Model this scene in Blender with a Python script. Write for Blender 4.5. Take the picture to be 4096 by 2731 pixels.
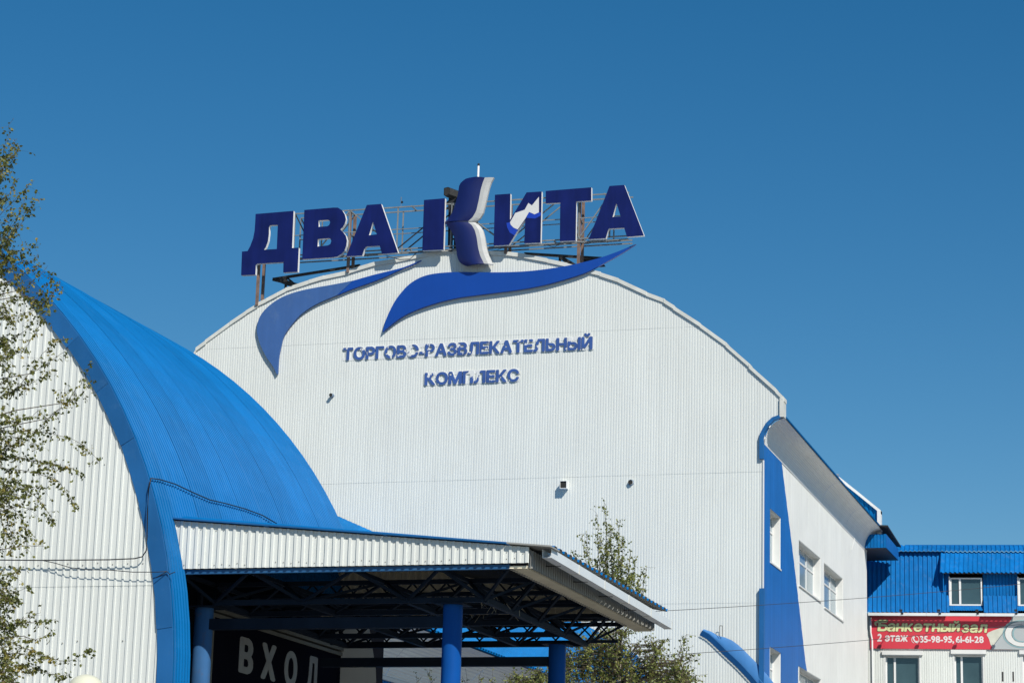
import bpy, bmesh, math, random
import numpy as np
from math import radians, sin, cos, pi, atan2, hypot, sqrt
from mathutils import Vector, Matrix
from mathutils.geometry import tessellate_polygon

sc = bpy.context.scene
for o in list(bpy.data.objects):
    bpy.data.objects.remove(o)
random.seed(7)

# ------------------------------------------------------------------ camera
# World axes follow the buildings: X along the hall facade, Y into depth, Z up.
PW, PH, F_PX = 4096.0, 2731.0, 9585.0
PITCH, ROLL, YAW = radians(13.65), radians(1.63), radians(17.5)
CAM = Vector((0, 0, 1.6))
_fh = Vector((-sin(YAW), cos(YAW), 0)); _xr = Vector((cos(YAW), sin(YAW), 0)); _z = Vector((0, 0, 1))
FWD = _fh * cos(PITCH) + _z * sin(PITCH)
_u0 = _z * cos(PITCH) - _fh * sin(PITCH)
RGT = _xr * cos(ROLL) + _u0 * sin(ROLL)
UPV = _u0 * cos(ROLL) - _xr * sin(ROLL)
cam = bpy.data.cameras.new("camera")
cam.sensor_width = 36.0
cam.lens = 36.0 * F_PX / PW
cam.clip_start, cam.clip_end = 0.1, 20000.0
cam_o = bpy.data.objects.new("camera", cam)
cam_o.matrix_world = Matrix(((RGT.x, UPV.x, -FWD.x, CAM.x), (RGT.y, UPV.y, -FWD.y, CAM.y), (RGT.z, UPV.z, -FWD.z, CAM.z), (0, 0, 0, 1)))
sc.collection.objects.link(cam_o)
sc.camera = cam_o

# ------------------------------------------------------------------ sky, sun, exposure
SUN = Vector((0.78, -0.78, 1.0)).normalized()
SUN_EL = math.asin(SUN.z)
world = bpy.data.worlds.new("World"); sc.world = world; world.use_nodes = True
wn = world.node_tree.nodes; wl = world.node_tree.links
sky = wn.new("ShaderNodeTexSky"); sky.sky_type = 'NISHITA'; sky.sun_disc = False
sky.sun_elevation = SUN_EL; sky.sun_rotation = atan2(SUN.x, SUN.y)
sky.altitude = 100; sky.air_density = 1.0; sky.dust_density = 0.05; sky.ozone_density = 3.0
hs = wn.new("ShaderNodeHueSaturation"); hs.inputs["Saturation"].default_value = 1.38; hs.inputs["Value"].default_value = 1.06; hs.inputs["Hue"].default_value = 0.495
wl.new(sky.outputs[0], hs.inputs["Color"]); wl.new(hs.outputs[0], wn["Background"].inputs[0]); wn["Background"].inputs[1].default_value = 0.08
sun = bpy.data.lights.new("sun", 'SUN'); sun.energy = 4.9; sun.angle = radians(0.53); sun.color = (1.0, 0.95, 0.87)
sun_o = bpy.data.objects.new("sun", sun); sun_o.rotation_euler = SUN.to_track_quat('Z', 'Y').to_euler(); sun_o.location = (20, -30, 60)
sc.collection.objects.link(sun_o)
sc.view_settings.view_transform = 'Standard'; sc.view_settings.look = 'None'
sc.view_settings.exposure = 0.0; sc.view_settings.gamma = 1.0; sc.view_settings.use_curve_mapping = False

# ------------------------------------------------------------------ pixel helpers (photo pixel -> direction; depth from the plane it lies on)
def ray(x, y): return RGT * (x - PW / 2) - UPV * (y - PH / 2) + FWD * F_PX
def onY(x, y, Y): d = ray(x, y); return CAM + d * (Y / d.y)
def onX(x, y, X): d = ray(x, y); return CAM + d * (X / d.x)
def onZ(x, y, Z): d = ray(x, y); return CAM + d * ((Z - CAM.z) / d.z)
def onP(x, y, p0, n): d = ray(x, y); return CAM + d * ((p0 - CAM).dot(n) / d.dot(n))
def crop(ox, oy, s, pts): return [(ox + x / s, oy + y / s) for x, y in pts]

# ------------------------------------------------------------------ materials
def lin(h):
    c = [int(h[i:i + 2], 16) / 255 for i in (1, 3, 5)]
    return tuple(x / 12.92 if x <= .04045 else ((x + .055) / 1.055) ** 2.4 for x in c)
MATS = {}
def mat(name, rgb, rough=.5, var=.08, scale=2.0, streak=.0, metal=0.0, bump=0.0, bscale=60.0, spec=.5, dirt=None, dirt_amt=0.0, transl=0.0, rnd=0.0):
    m = bpy.data.materials.new(name); m.use_nodes = True; MATS[name] = m
    nt = m.node_tree; n = nt.nodes; l = nt.links; b = n["Principled BSDF"]
    b.inputs["Roughness"].default_value = rough; b.inputs["Metallic"].default_value = metal
    b.inputs["Specular IOR Level"].default_value = spec
    g = n.new("ShaderNodeNewGeometry")
    no = n.new("ShaderNodeTexNoise"); no.inputs["Scale"].default_value = scale; no.inputs["Detail"].default_value = 6
    l.new(g.outputs["Position"], no.inputs["Vector"])
    mp = n.new("ShaderNodeMapRange"); mp.inputs[1].default_value = .25; mp.inputs[2].default_value = .75
    mp.inputs[3].default_value = 1 - var; mp.inputs[4].default_value = 1 + var
    l.new(no.outputs[0], mp.inputs[0]); fac = mp.outputs[0]
    if rnd:
        oi = n.new("ShaderNodeObjectInfo"); mr = n.new("ShaderNodeMapRange"); mr.inputs[3].default_value = 1 - rnd; mr.inputs[4].default_value = 1 + rnd
        l.new(oi.outputs["Random"], mr.inputs[0]); mq = n.new("ShaderNodeMath"); mq.operation = 'MULTIPLY'
        l.new(fac, mq.inputs[0]); l.new(mr.outputs[0], mq.inputs[1]); fac = mq.outputs[0]
    if streak:
        vm = n.new("ShaderNodeVectorMath"); vm.operation = 'MULTIPLY'; vm.inputs[1].default_value = (5, 5, .22)
        l.new(g.outputs["Position"], vm.inputs[0])
        n2 = n.new("ShaderNodeTexNoise"); n2.inputs["Scale"].default_value = 1.0; n2.inputs["Detail"].default_value = 4
        l.new(vm.outputs[0], n2.inputs["Vector"])
        m2 = n.new("ShaderNodeMapRange"); m2.inputs[1].default_value = .3; m2.inputs[2].default_value = .7
        m2.inputs[3].default_value = 1 - streak; m2.inputs[4].default_value = 1 + streak
        l.new(n2.outputs[0], m2.inputs[0])
        mm = n.new("ShaderNodeMath"); mm.operation = 'MULTIPLY'; l.new(fac, mm.inputs[0]); l.new(m2.outputs[0], mm.inputs[1]); fac = mm.outputs[0]
    sc_ = n.new("ShaderNodeVectorMath"); sc_.operation = 'SCALE'; sc_.inputs[0].default_value = rgb
    l.new(fac, sc_.inputs["Scale"]); colr = sc_.outputs[0]
    if dirt:
        n3 = n.new("ShaderNodeTexNoise"); n3.inputs["Scale"].default_value = scale * 2.7; n3.inputs["Detail"].default_value = 9; n3.inputs["Roughness"].default_value = .7
        l.new(g.outputs["Position"], n3.inputs["Vector"])
        m3 = n.new("ShaderNodeMapRange"); m3.inputs[1].default_value = .55; m3.inputs[2].default_value = .75; m3.inputs[3].default_value = 0; m3.inputs[4].default_value = dirt_amt
        l.new(n3.outputs[0], m3.inputs[0])
        mx = n.new("ShaderNodeMix"); mx.data_type = 'RGBA'; l.new(m3.outputs[0], mx.inputs[0]); l.new(colr, mx.inputs[6]); mx.inputs[7].default_value = (*dirt, 1)
        colr = mx.outputs[2]
    l.new(colr, b.inputs["Base Color"])
    if bump:
        nb = n.new("ShaderNodeTexNoise"); nb.inputs["Scale"].default_value = bscale; nb.inputs["Detail"].default_value = 3
        l.new(g.outputs["Position"], nb.inputs["Vector"])
        bp = n.new("ShaderNodeBump"); bp.inputs["Strength"].default_value = bump; bp.inputs["Distance"].default_value = .02
        l.new(nb.outputs[0], bp.inputs["Height"]); l.new(bp.outputs[0], b.inputs["Normal"])
    if transl:
        tr = n.new("ShaderNodeBsdfTranslucent"); l.new(colr, tr.inputs[0])
        ms = n.new("ShaderNodeMixShader"); ms.inputs[0].default_value = transl
        out = n["Material Output"]; l.new(b.outputs[0], ms.inputs[1]); l.new(tr.outputs[0], ms.inputs[2]); l.new(ms.outputs[0], out.inputs[0])
    return m

WHITE = mat("white_profiled_sheet", (.71, .73, .69), .5, .03, .35, .03, dirt=(.50, .44, .37), dirt_amt=.10, spec=.25, rnd=.012)
WHITE_G = mat("white_gable_sheet", (.70, .72, .68), .5, .03, .6, .03, spec=.25, rnd=.02, dirt=(.48, .43, .36), dirt_amt=.10)
WHITE_P = mat("white_wall_panel", (.83, .83, .78), .5, .04, .8, .045, dirt=(.5, .47, .4), dirt_amt=.14, spec=.3, rnd=.02)
TRIM_W = mat("white_verge_trim", (.66, .66, .60), .5, .12, 2.5, .0, dirt=(.33, .27, .19), dirt_amt=.35)
GUTTER = mat("white_gutter_metal", (.70, .73, .73), .4, .05, 1.5, dirt=(.4, .38, .33), dirt_amt=.2)
BACKSHEET = mat("shade_beige_sheet_back", (.76, .70, .55), .6, .08, 2.0, .05, dirt=(.25, .21, .15), dirt_amt=.3, spec=.1)  # white sheet tinted beige for bounced light in the shade
SOFFIT = mat("grey_soffit_sheet", (.80, .81, .79), .5, .04, 1.2, spec=.2)
ROOFBLUE = mat("blue_roof_sheet", (.003, .143, .392), .42, .09, .7, .07, bump=.06, bscale=2.2, spec=.05, rnd=.09, dirt=(.03, .20, .45), dirt_amt=.35)
BLUE_TRIM = mat("blue_trim_metal", (.020, .128, .335), .5, .12, 1.1, .06, bump=.10, bscale=2.0, dirt=(.06, .18, .38), dirt_amt=.5, spec=.15, rnd=.12)
BLUE_P = mat("blue_wall_panel", (.008, .13, .43), .5, .07, 1.0, .06, spec=.2, rnd=.05)
BLUE_R2 = mat("blue_mansard_sheet", (.005, .145, .42), .5, .12, 1.2, .08, dirt=(.13, .23, .37), dirt_amt=.4, spec=.08, rnd=.08)
NAVY = mat("navy_acrylic", (.0065, .0130, .103), .4, .22, .9, .12, spec=.25)
NAVY_K = mat("navy_acrylic_curved", (.008, .015, .100), .36, .12, .8, .06, spec=.4)
LET_SIDE = mat("white_letter_side", (.78, .78, .76), .5, .05)
GREYSTRIP = mat("grey_letter_edge", (.47, .475, .46), .5, .05, 2.5, dirt=(.30, .22, .12), dirt_amt=.4)
PATCH_W = mat("bare_white_acrylic", (.72, .71, .68), .45, .03)
PATCH_B = mat("bright_blue_acrylic", (.012, .05, .42), .4, .1)
WAVE_B = mat("blue_wave_film", (.003, .058, .33), .42, .06, .8, .03)
WAVE_P = mat("faded_blue_film", (.046, .122, .325), .5, .08, .7, .05, dirt=(.11, .19, .36), dirt_amt=.4)
FILM = mat("blue_letter_film", (.040, .098, .31), .5, .15, 3, .08)
PLATE = mat("white_letter_plate", (.72, .73, .71), .5, .05, 4)
STEEL_W = mat("peeling_white_steel", (.21, .225, .225), .55, .2, 3, dirt=(.06, .04, .03), dirt_amt=.8)
STEEL_R = mat("rusty_steel", (.20, .13, .10), .75, .3, 4, dirt=(.02, .016, .014), dirt_amt=.9)
STEEL_D = mat("dark_steel", (.018, .018, .019), .6, .3, 3, dirt=(.09, .05, .03), dirt_amt=.4)
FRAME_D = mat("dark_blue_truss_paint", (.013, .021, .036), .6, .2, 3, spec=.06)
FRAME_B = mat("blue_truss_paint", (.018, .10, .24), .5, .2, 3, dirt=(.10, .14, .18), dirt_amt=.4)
COLUMN = mat("blue_column_paint", (.005, .075, .31), .45, .08, 2.0, .05, bump=.05, bscale=30, spec=.08)
COLUMN_W = mat("weathered_blue_column_paint", (.040, .12, .27), .55, .15, 3.0, .14, dirt=(.13, .09, .06), dirt_amt=.55, spec=.05)
BLACKP = mat("black_housing", (.012, .013, .013), .45, .3, 5, dirt=(.06, .06, .055), dirt_amt=.6)
DARKW = mat("dark_vestibule_wall", (.006, .007, .010), .6, .2, spec=.0)  # dark glass, with the deep shade under the canopy put into the colour
SIGNBD = mat("dark_sign_board", (.007, .008, .014), .4, .1, spec=.0)
SIGNLT = mat("grey_sign_letters", (.24, .24, .235), .4, .10, 6, spec=.1)
SIGNFR = mat("grey_sign_frame", (.16, .16, .14), .5, .1, spec=.05)
VENT_D = mat("vent_opening_dark", (.022, .020, .017), .7, .2)
VENT_B = mat("blue_grey_pipe", (.20, .27, .36), .45, .15)
GLASS = mat("window_glass", (.040, .075, .085), .05, .35, .6, spec=.8)
GLASS_L = mat("sky_tinted_glass", (.24, .33, .37), .12, .15, .7, spec=.9)  # pale reflection of the sky put into the base colour
PVC = mat("white_window_frame", (.76, .76, .74), .35, .03)
REVEAL = mat("white_window_reveal", (.72, .72, .69), .5, .04)
RED = mat("red_banner_vinyl", (.62, .040, .062), .45, .06, .9)
BGREY = mat("grey_banner_vinyl", (.42, .45, .45), .45, .04, .9)
CURL = mat("page_curl_print", (.60, .60, .50), .45, .18, 2.2)
CREAM = mat("cream_banner_letters", (.66, .66, .34), .5, .06)
BROWN = mat("dark_banner_outline", (.06, .02, .015), .5, .05)
WTEXT = mat("white_banner_letters", (.72, .66, .64), .5, .03)
TEALP = mat("pale_teal_print", (.25, .40, .42), .5, .03)
CABLE = mat("black_cable", (.02, .02, .022), .6, .1)
WIRE = mat("grey_overhead_wire", (.05, .05, .055), .6, .1)
GLOBE = mat("milk_glass_globe", (.66, .65, .50), .35, .04)
BARK = mat("birch_bark", (.42, .38, .32), .8, .3, 8, dirt=(.05, .04, .035), dirt_amt=.8)
TWIG = mat("birch_twig", (.10, .075, .05), .8, .2, 8)
def leafmat(name, a, b, c):
    m = mat(name, a, .5, .0, 1, transl=.32); nt = m.node_tree; n = nt.nodes; l = nt.links
    no = n.new("ShaderNodeTexNoise"); no.inputs["Scale"].default_value = 5.5; no.inputs["Detail"].default_value = 5
    g = n.new("ShaderNodeNewGeometry"); l.new(g.outputs["Position"], no.inputs["Vector"])
    cr = n.new("ShaderNodeValToRGB"); e = cr.color_ramp.elements
    e[0].position = .38; e[0].color = (*a, 1); e[1].position = .56; e[1].color = (*b, 1); x = e.new(.72); x.color = (*c, 1)
    l.new(no.outputs[0], cr.inputs[0])
    for nd in n:
        if nd.type in ('BSDF_PRINCIPLED', 'BSDF_TRANSLUCENT'): l.new(cr.outputs[0], nd.inputs[0])
    return m
LEAF_N = leafmat("birch_leaf", (.095, .118, .020), (.185, .195, .042), (.44, .32, .07))
LEAF_F = leafmat("willow_leaf", (.130, .165, .034), (.25, .275, .066), (.42, .38, .10))
AWN_B = mat("pale_blue_awning_metal", (.055, .20, .46), .4, .08, 1.0, .05, spec=.3)
GROUND = mat("asphalt_ground", (.11, .105, .10), .9, .2, .5)
PAVE = mat("concrete_forecourt", (.20, .195, .18), .9, .12, .7)

# ------------------------------------------------------------------ mesh helpers
COL = sc.collection
class MB:
    def __init__(s): s.v = []; s.f = []
    def add(s, vs, fs):
        k = len(s.v); s.v += [tuple(p) for p in vs]; s.f += [tuple(i + k for i in f) for f in fs]
    def box(s, x0, x1, y0, y1, z0, z1):
        s.add([(x0, y0, z0), (x1, y0, z0), (x1, y1, z0), (x0, y1, z0), (x0, y0, z1), (x1, y0, z1), (x1, y1, z1), (x0, y1, z1)],
              [(0, 3, 2, 1), (4, 5, 6, 7), (0, 1, 5, 4), (1, 2, 6, 5), (2, 3, 7, 6), (3, 0, 4, 7)])
        return s
    def beam(s, p, q, w, h, up=Vector((0, 0, 1))):
        p = Vector(p); q = Vector(q); d = (q - p).normalized()
        a = d.cross(up)
        if a.length < 1e-4: a = d.cross(Vector((0, 1, 0)))
        a.normalize(); b = a.cross(d)
        a *= w / 2; b *= h / 2
        s.add([p - a - b, p + a - b, p + a + b, p - a + b, q - a - b, q + a - b, q + a + b, q - a + b],
              [(0, 1, 2, 3), (4, 7, 6, 5), (0, 4, 5, 1), (1, 5, 6, 2), (2, 6, 7, 3), (3, 7, 4, 0)])
        return s
    def tube(s, pts, r, n=6, r2=None, cap=True):
        pts = [Vector(p) for p in pts]; m = len(pts); rings = []
        for i, p in enumerate(pts):
            d = (pts[min(i + 1, m - 1)] - pts[max(i - 1, 0)]).normalized()
            a = d.cross(Vector((0, 0, 1)))
            if a.length < 1e-3: a = d.cross(Vector((1, 0, 0)))
            a.normalize(); b = a.cross(d)
            rr = r if r2 is None else r + (r2 - r) * i / max(1, m - 1)
            rings.append([p + (a * cos(2 * pi * k / n) + b * sin(2 * pi * k / n)) * rr for k in range(n)])
        vs = [p for R in rings for p in R]
        fs = [(i * n + k, i * n + (k + 1) % n, (i + 1) * n + (k + 1) % n, (i + 1) * n + k) for i in range(m - 1) for k in range(n)]
        if cap: fs += [tuple(range(n))[::-1], tuple((m - 1) * n + k for k in range(n))]
        s.add(vs, fs); return s
    def prism(s, loops, d):
        """closed solid: polygon loops (outer, holes) in 3D extruded by vector d"""
        d = Vector(d); loops = [[Vector(p) for p in L] for L in loops]
        flat = [p for L in loops for p in L]; n = len(flat)
        tris = tessellate_polygon(loops)
        nrm = Vector((0, 0, 0))
        fs = []
        for t in tris:
            a, b, c = (flat[i] for i in t)
            if (b - a).cross(c - a).dot(d) > 0: t = (t[0], t[2], t[1])
            fs.append(tuple(t)); fs.append(tuple(i + n for i in (t[0], t[2], t[1])))
        k = 0
        for L in loops:
            m = len(L)
            for i in range(m):
                a, b = k + i, k + (i + 1) % m
                fs.append((a, b, b + n, a + n))
            k += m
        s.add(flat + [p + d for p in flat], fs); return s
    def grid(s, rows):
        m = len(rows[0])
        s.add([p for R in rows for p in R], [(i * m + k, i * m + k + 1, (i + 1) * m + k + 1, (i + 1) * m + k) for i in range(len(rows) - 1) for k in range(m - 1)])
        return s
    def mesh(s, name, m=None, smooth=False, fix=False):
        me = bpy.data.meshes.new(name); me.from_pydata(s.v, [], s.f)
        if fix:
            bm = bmesh.new(); bm.from_mesh(me); bmesh.ops.recalc_face_normals(bm, faces=bm.faces); bm.to_mesh(me); bm.free()
        if smooth: me.polygons.foreach_set("use_smooth", [True] * len(me.polygons))
        if m: me.materials.append(m)
        return me
    def build(s, name, m, parent=None, smooth=False, fix=False, stuff=False, label=None):
        o = bpy.data.objects.new(name, s.mesh(name, m, smooth, fix)); COL.objects.link(o)
        if parent: adopt(o, parent)
        if stuff: o["kind"] = "stuff"
        if label: o["label"] = label
        return o
def adopt(o, parent):
    o.parent = parent; o.matrix_parent_inverse = parent.matrix_world.inverted()
def thing(name, label, cat, loc=(0, 0, 0), group=None):
    o = bpy.data.objects.new(name, None); COL.objects.link(o); o.location = loc
    o.matrix_world = Matrix.Translation(loc); o.empty_display_size = .3
    o["label"] = label; o["category"] = cat
    if group: o["group"] = group
    return o
def tag(o, label, cat, group=None):
    o["label"] = label; o["category"] = cat
    if group: o["group"] = group
    return o
def structure(o): o["kind"] = "structure"; return o

def interp(pts, x):
    if x <= pts[0][0]: (x0, y0), (x1, y1) = pts[0], pts[1]
    elif x >= pts[-1][0]: (x0, y0), (x1, y1) = pts[-2], pts[-1]
    else:
        for i in range(len(pts) - 1):
            if pts[i][0] <= x <= pts[i + 1][0]: (x0, y0), (x1, y1) = pts[i], pts[i + 1]; break
    return y0 + (y1 - y0) * (x - x0) / (x1 - x0 + 1e-12)
def resample(pts, n):
    pts = [Vector(p) for p in pts]; L = [0]
    for a, b in zip(pts, pts[1:]): L.append(L[-1] + (b - a).length)
    out = []
    for i in range(n):
        t = L[-1] * i / (n - 1); k = 0
        while k < len(pts) - 2 and L[k + 1] < t: k += 1
        f = (t - L[k]) / max(1e-9, L[k + 1] - L[k]); out.append(pts[k].lerp(pts[k + 1], min(1, max(0, f))))
    return out
PROF = ((0, 1), (.62, 1), (.66, 0), (.96, 0))
SIDE_G = mat("grey_and_shade_sheet", (.30, .30, .28), .55, .08, 2.0, .05, spec=.2)  # plain grey metal; on the side fascia the grey includes its shade
def ribcuts(u0, u1, pitch, prof=PROF, phase=0.0):
    """u positions and rib level (1 = raised) of a profiled sheet between u0 and u1"""
    def lev(u):
        t = ((u - phase) / pitch) % 1.0; P = list(prof) + [(1.0, prof[0][1])]
        for (a, la), (b, lb) in zip(P, P[1:]):
            if a <= t <= b: return la + (lb - la) * (t - a) / (b - a)
        return 1.0
    us = {round(u0, 5), round(u1, 5)}
    k = math.floor((u0 - phase) / pitch)
    while phase + k * pitch < u1:
        for a, _ in prof:
            u = phase + (k + a) * pitch
            if u0 < u < u1: us.add(round(u, 5))
        k += 1
    us = sorted(us)
    return [(u, lev(min(u1 - 1e-6, max(u0 + 1e-6, u)))) for u in us]
def ribbed(fn, u0, u1, vb, vt, pitch, depth, prof=PROF, phase=0.0, nv=1, mb=None):
    """profiled sheet; fn(u, v, off) -> point; vb/vt functions of u"""
    mb = mb or MB(); cuts = ribcuts(u0, u1, pitch, prof, phase); rows = []
    keep = [(u, l, vb(u), vt(u)) for u, l in cuts]
    run = []
    def flush():
        if len(run) > 1:
            mb.grid([[fn(u, b + (t - b) * j / nv, l * depth) for (u, l, b, t) in run] for j in range(nv + 1)])
        run.clear()
    for u, l, b, t in keep:
        if t - b > .005: run.append((u, l, b, t))
        else: flush()
    flush()
    return mb
def cst(c): return lambda u: c

# ------------------------------------------------------------------ ground
YF, XR = 92.0, -18.42          # hall facade plane, hall side wall plane
g = MB(); g.grid([[(x, y, 0) for x in (-3000, -300, 300, 3000)] for y in (-3000, -200, 300, 3000)])
structure(g.build("ground", GROUND))
g = MB(); g.box(-60, 40, -25, 84, -.2, .004)
structure(g.build("forecourt_pavement", PAVE))
# ------------------------------------------------------------------ the big arched hall
hall = thing("shopping_hall", "large white ribbed metal hall with arched roofline and blue striped side wall", "building", (-31, YF, 0))
outer_px = [(784,1389),(821,1360),(921,1285),(984,1241),(1029,1212),(1066,1193.5),(1108,1170),(1142,1151),(1237,1119.5),(1294,1102),(1396,1080),(1428,1069),(1497,1048),(1578,1035),(1673,1015.5),(1769,998),(1826,996.5),(1951,1003),(2025,1006.5),(2098,1016),(2186,1033),(2266,1050.5),(2366,1079)] \
    + crop(2400, 1050, 2.6138, [(0,100),(190,165),(480,305),(670,380),(770,450),(1040,630),(1320,840),(1560,1060),(1830,1310),(1920,1410)])
arch_o = sorted([(p.x, p.z) for p in (onY(x, y, YF - .1) for x, y in outer_px)])
# mirror the hidden left flank about the crest
XC = -31.3
lft = [(2 * XC - x, z) for x, z in arch_o if 2 * XC - x < arch_o[0][0] - .4]
arch_o = sorted(lft + arch_o)
XL = arch_o[0][0]
def arch(u): return interp(arch_o, u)
def archw(u): return arch(u) - .135
cove_px = crop(2950, 1550, 2.412, [(450,300),(415,300),(350,330),(300,385),(275,440),(272,550)])
cove = [(-17.60, 21.40), (-17.78, 21.36), (-18.02, 21.25), (-18.22, 21.02), (-18.35, 20.76), (-18.41, 20.36)]
cove_up = sorted((x, z) for x, z in cove)
def coveb(u): return 0 if u < -18.41 else interp(cove_up, u) + .02
ROWS = [0, 3.2, 8.7, 14.09, 19.28, 25.32, 40]
PITCH_F = .1115
ncol = 24; wcol = PITCH_F * 10
for r in range(len(ROWS) - 1):
    k = 0; u = XL + .05
    while u < -17.66:
        u1 = min(u + wcol, -17.66 if r >= 4 else -18.435)
        if u1 - u > .02:
            yo = YF - .005 * r - random.uniform(0, .003)
            mb = ribbed(lambda a, v, off: (a, yo - off, v), u, u1, lambda a: max(ROWS[r] - .03, coveb(a)), lambda a: min(ROWS[r + 1], archw(a)), PITCH_F, .011, phase=XL)
            if mb.f: mb.build("cladding_sheet", WHITE, hall)
        u += wcol
# verge capping, one bent strip per length
for i in range(len(arch_o) - 1):
    (x0, z0), (x1, z1) = arch_o[i], arch_o[i + 1]
    pr = .10 + random.uniform(-.012, .012); dz = random.uniform(-.012, .012)
    h = .17
    A = [(x0 - .02, z0 + dz), (x1 + .02, z1 + dz + .004), (x1 + .02, z1 - h + dz), (x0 - .02, z0 - h + dz)]
    MB().prism([[(x, YF - pr, z) for x, z in A]], (0, .55, 0)).build("verge_cap", TRIM_W, hall, fix=True)
xe, ze = arch_o[-1]
MB().box(xe - .16, xe + .004, YF - .12, YF + .4, 21.42, ze - .02).build("corner_trim", TRIM_W, hall)
# curved roof behind the facade (runs back to the rear gable)
mb = MB()
for Y0, Y1 in ((92.3, 118.0),):
    rr = [(x, z - 1.6 - max(0, x + 24) * .16) for x, z in arch_o if x < -18.3]
    mb.grid([[(x, y, z) for x, z in rr] for y in (Y0, (Y0 + Y1) / 2, Y1)])
mb.build("arched_roof", WHITE, hall)
# rear gable rising behind the eave, blue with white coping
rear_px = crop(2950, 1550, 2.412, [(850,755),(1170,1010),(1385,1185)])
rp = [onY(x, y, 118.0) for x, y in rear_px]
top = [(-27, 29.2), (-23.5, 26.8)] + [(p.x, p.z) for p in rp]
def reart(u): return interp(top, u) - .13
mb = ribbed(lambda a, v, off: (a, 118.05 - off, v), -27, rp[2].x - .15, cst(20.4), reart, .22, .03)
mb.build("rear_gable_sheet", ROOFBLUE, hall)
for (x0, z0), (x1, z1) in zip(top, top[1:]):
    MB().prism([[(x0, 117.9, z0), (x1, 117.9, z1), (x1, 117.9, z1 - .17), (x0, 117.9, z0 - .17)]], (0, .4, 0)).build("rear_coping", PVC, hall, fix=True)
MB().box(rp[2].x - .18, rp[2].x, 117.88, 118.3, 20.9, rp[2].z - .01).build("rear_coping", PVC, hall)
p = onY(*crop(2950, 1550, 2.412, [(955, 855)])[0], 112)
MB().tube([p + Vector((-.4, 0, .02)), p + Vector((.12, -.1, .02))], .09, 10).build("roof_pipe", VENT_B, hall)
# eave: coved soffit in four lengths, roof edge with sheet ends
YE = 118.0
ys = [92.02, 99.2, 105.2, 111.6, YE]
cv = [(-17.62, 21.40), (-17.66, 21.37), (-17.78, 21.34), (-17.92, 21.28), (-18.04, 21.20), (-18.15, 21.09), (-18.24, 20.96), (-18.31, 20.82), (-18.36, 20.66), (-18.39, 20.5), (-18.405, 20.36)]
fine = []
for (x0, z0), (x1, z1) in zip(cv, cv[1:]):
    for k in range(4): fine.append((x0 + (x1 - x0) * k / 4, z0 + (z1 - z0) * k / 4, k % 2))
fine.append((*cv[-1], 0))
for a, b in zip(ys, ys[1:]):
    da = random.uniform(0, .006); fa = (a - 92) / 26; fb = (b - 92) / 26
    mb = MB(); mb.grid([[(x + (.005 if k else 0) + da, y, z - .33 * f - (.003 if k else 0)) for x, z, k in fine] for y, f in ((a + .006, fa), (b - .006, fb))])
    mb.build("soffit_sheet", SOFFIT, hall)
def eavez(y): return 21.40 - .33 * (y - 92) / 26
mb = MB(); n = 0
for k, (y0, y1) in enumerate([(92.3, 96.6), (96.62, 101), (101.02, 105.3), (105.32, 109.6), (109.62, 113.9), (113.92, 118)]):
    mb = ribbed(lambda a, v, off: (-17.56 - v * .4, a, eavez(a) + .05 + off + v * .06), y0, y1, cst(0), cst(1), .2, .05)
    mb.build("eave_roof_sheet", ROOFBLUE, hall)
MB().beam((-17.63, 92.2, eavez(92.2) + .012), (-17.63, 118, eavez(118) + .012), .03, .03).build("eave_edge", SIDE_G, hall)
# blue curved barge board where the eave meets the facade
bo = [(-17.79, 21.49), (-18.06, 21.40), (-18.31, 21.17), (-18.49, 20.86), (-18.56, 20.63), (-18.56, 19.74)]
bi = [(-17.70, 21.37), (-17.98, 21.27), (-18.20, 21.05), (-18.34, 20.80), (-18.40, 20.60), (-18.40, 19.74)]
for i in range(5):
    MB().prism([[(bo[i][0], YF - .16, bo[i][1]), (bo[i + 1][0], YF - .16, bo[i + 1][1] + .004), (bi[i + 1][0], YF - .16, bi[i + 1][1] + .004), (bi[i][0], YF - .16, bi[i][1])]], (0, .14 + .003 * i, 0)).build("barge_board", BLUE_TRIM, hall, fix=True)
# side wall with window openings
WIN = [  # y0,y1,z0,z1, mullions
    (93.3, 95.5, 15.85, 18.0, 1), (99.6, 104.8, 15.8, 17.74, 3), (105.75, 110.8, 15.68, 17.68, 3),
    (93.4, 95.55, 10.4, 12.5, 1), (99.7, 104.9, 10.3, 12.4, 3), (105.8, 110.9, 10.2, 12.3, 3)]
ycut = sorted({YF + .02, YE} | {w[0] for w in WIN} | {w[1] for w in WIN})
for y0, y1 in zip(ycut, ycut[1:]):
    zs = [0.0]; op = sorted([(w[2], w[3]) for w in WIN if w[0] <= y0 + .01 and w[1] >= y1 - .01])
    # nearest openings whose y range covers this strip
    segs = []; z = 0.0
    for a, b in op: segs.append((z, a)); z = b
    segs.append((z, 20.4))
    y = y0
    while y < y1 - .01:
        ye = min(y + 1.15, y1)
        if y1 - ye < .3: ye = y1
        for a, b in segs:
            MB().box(XR - .10, XR + random.uniform(-.002, .002), y + .004, ye - .004, a, b - .002 * (b > 20)).build("wall_panel", WHITE_P, hall)
        y = ye
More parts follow.
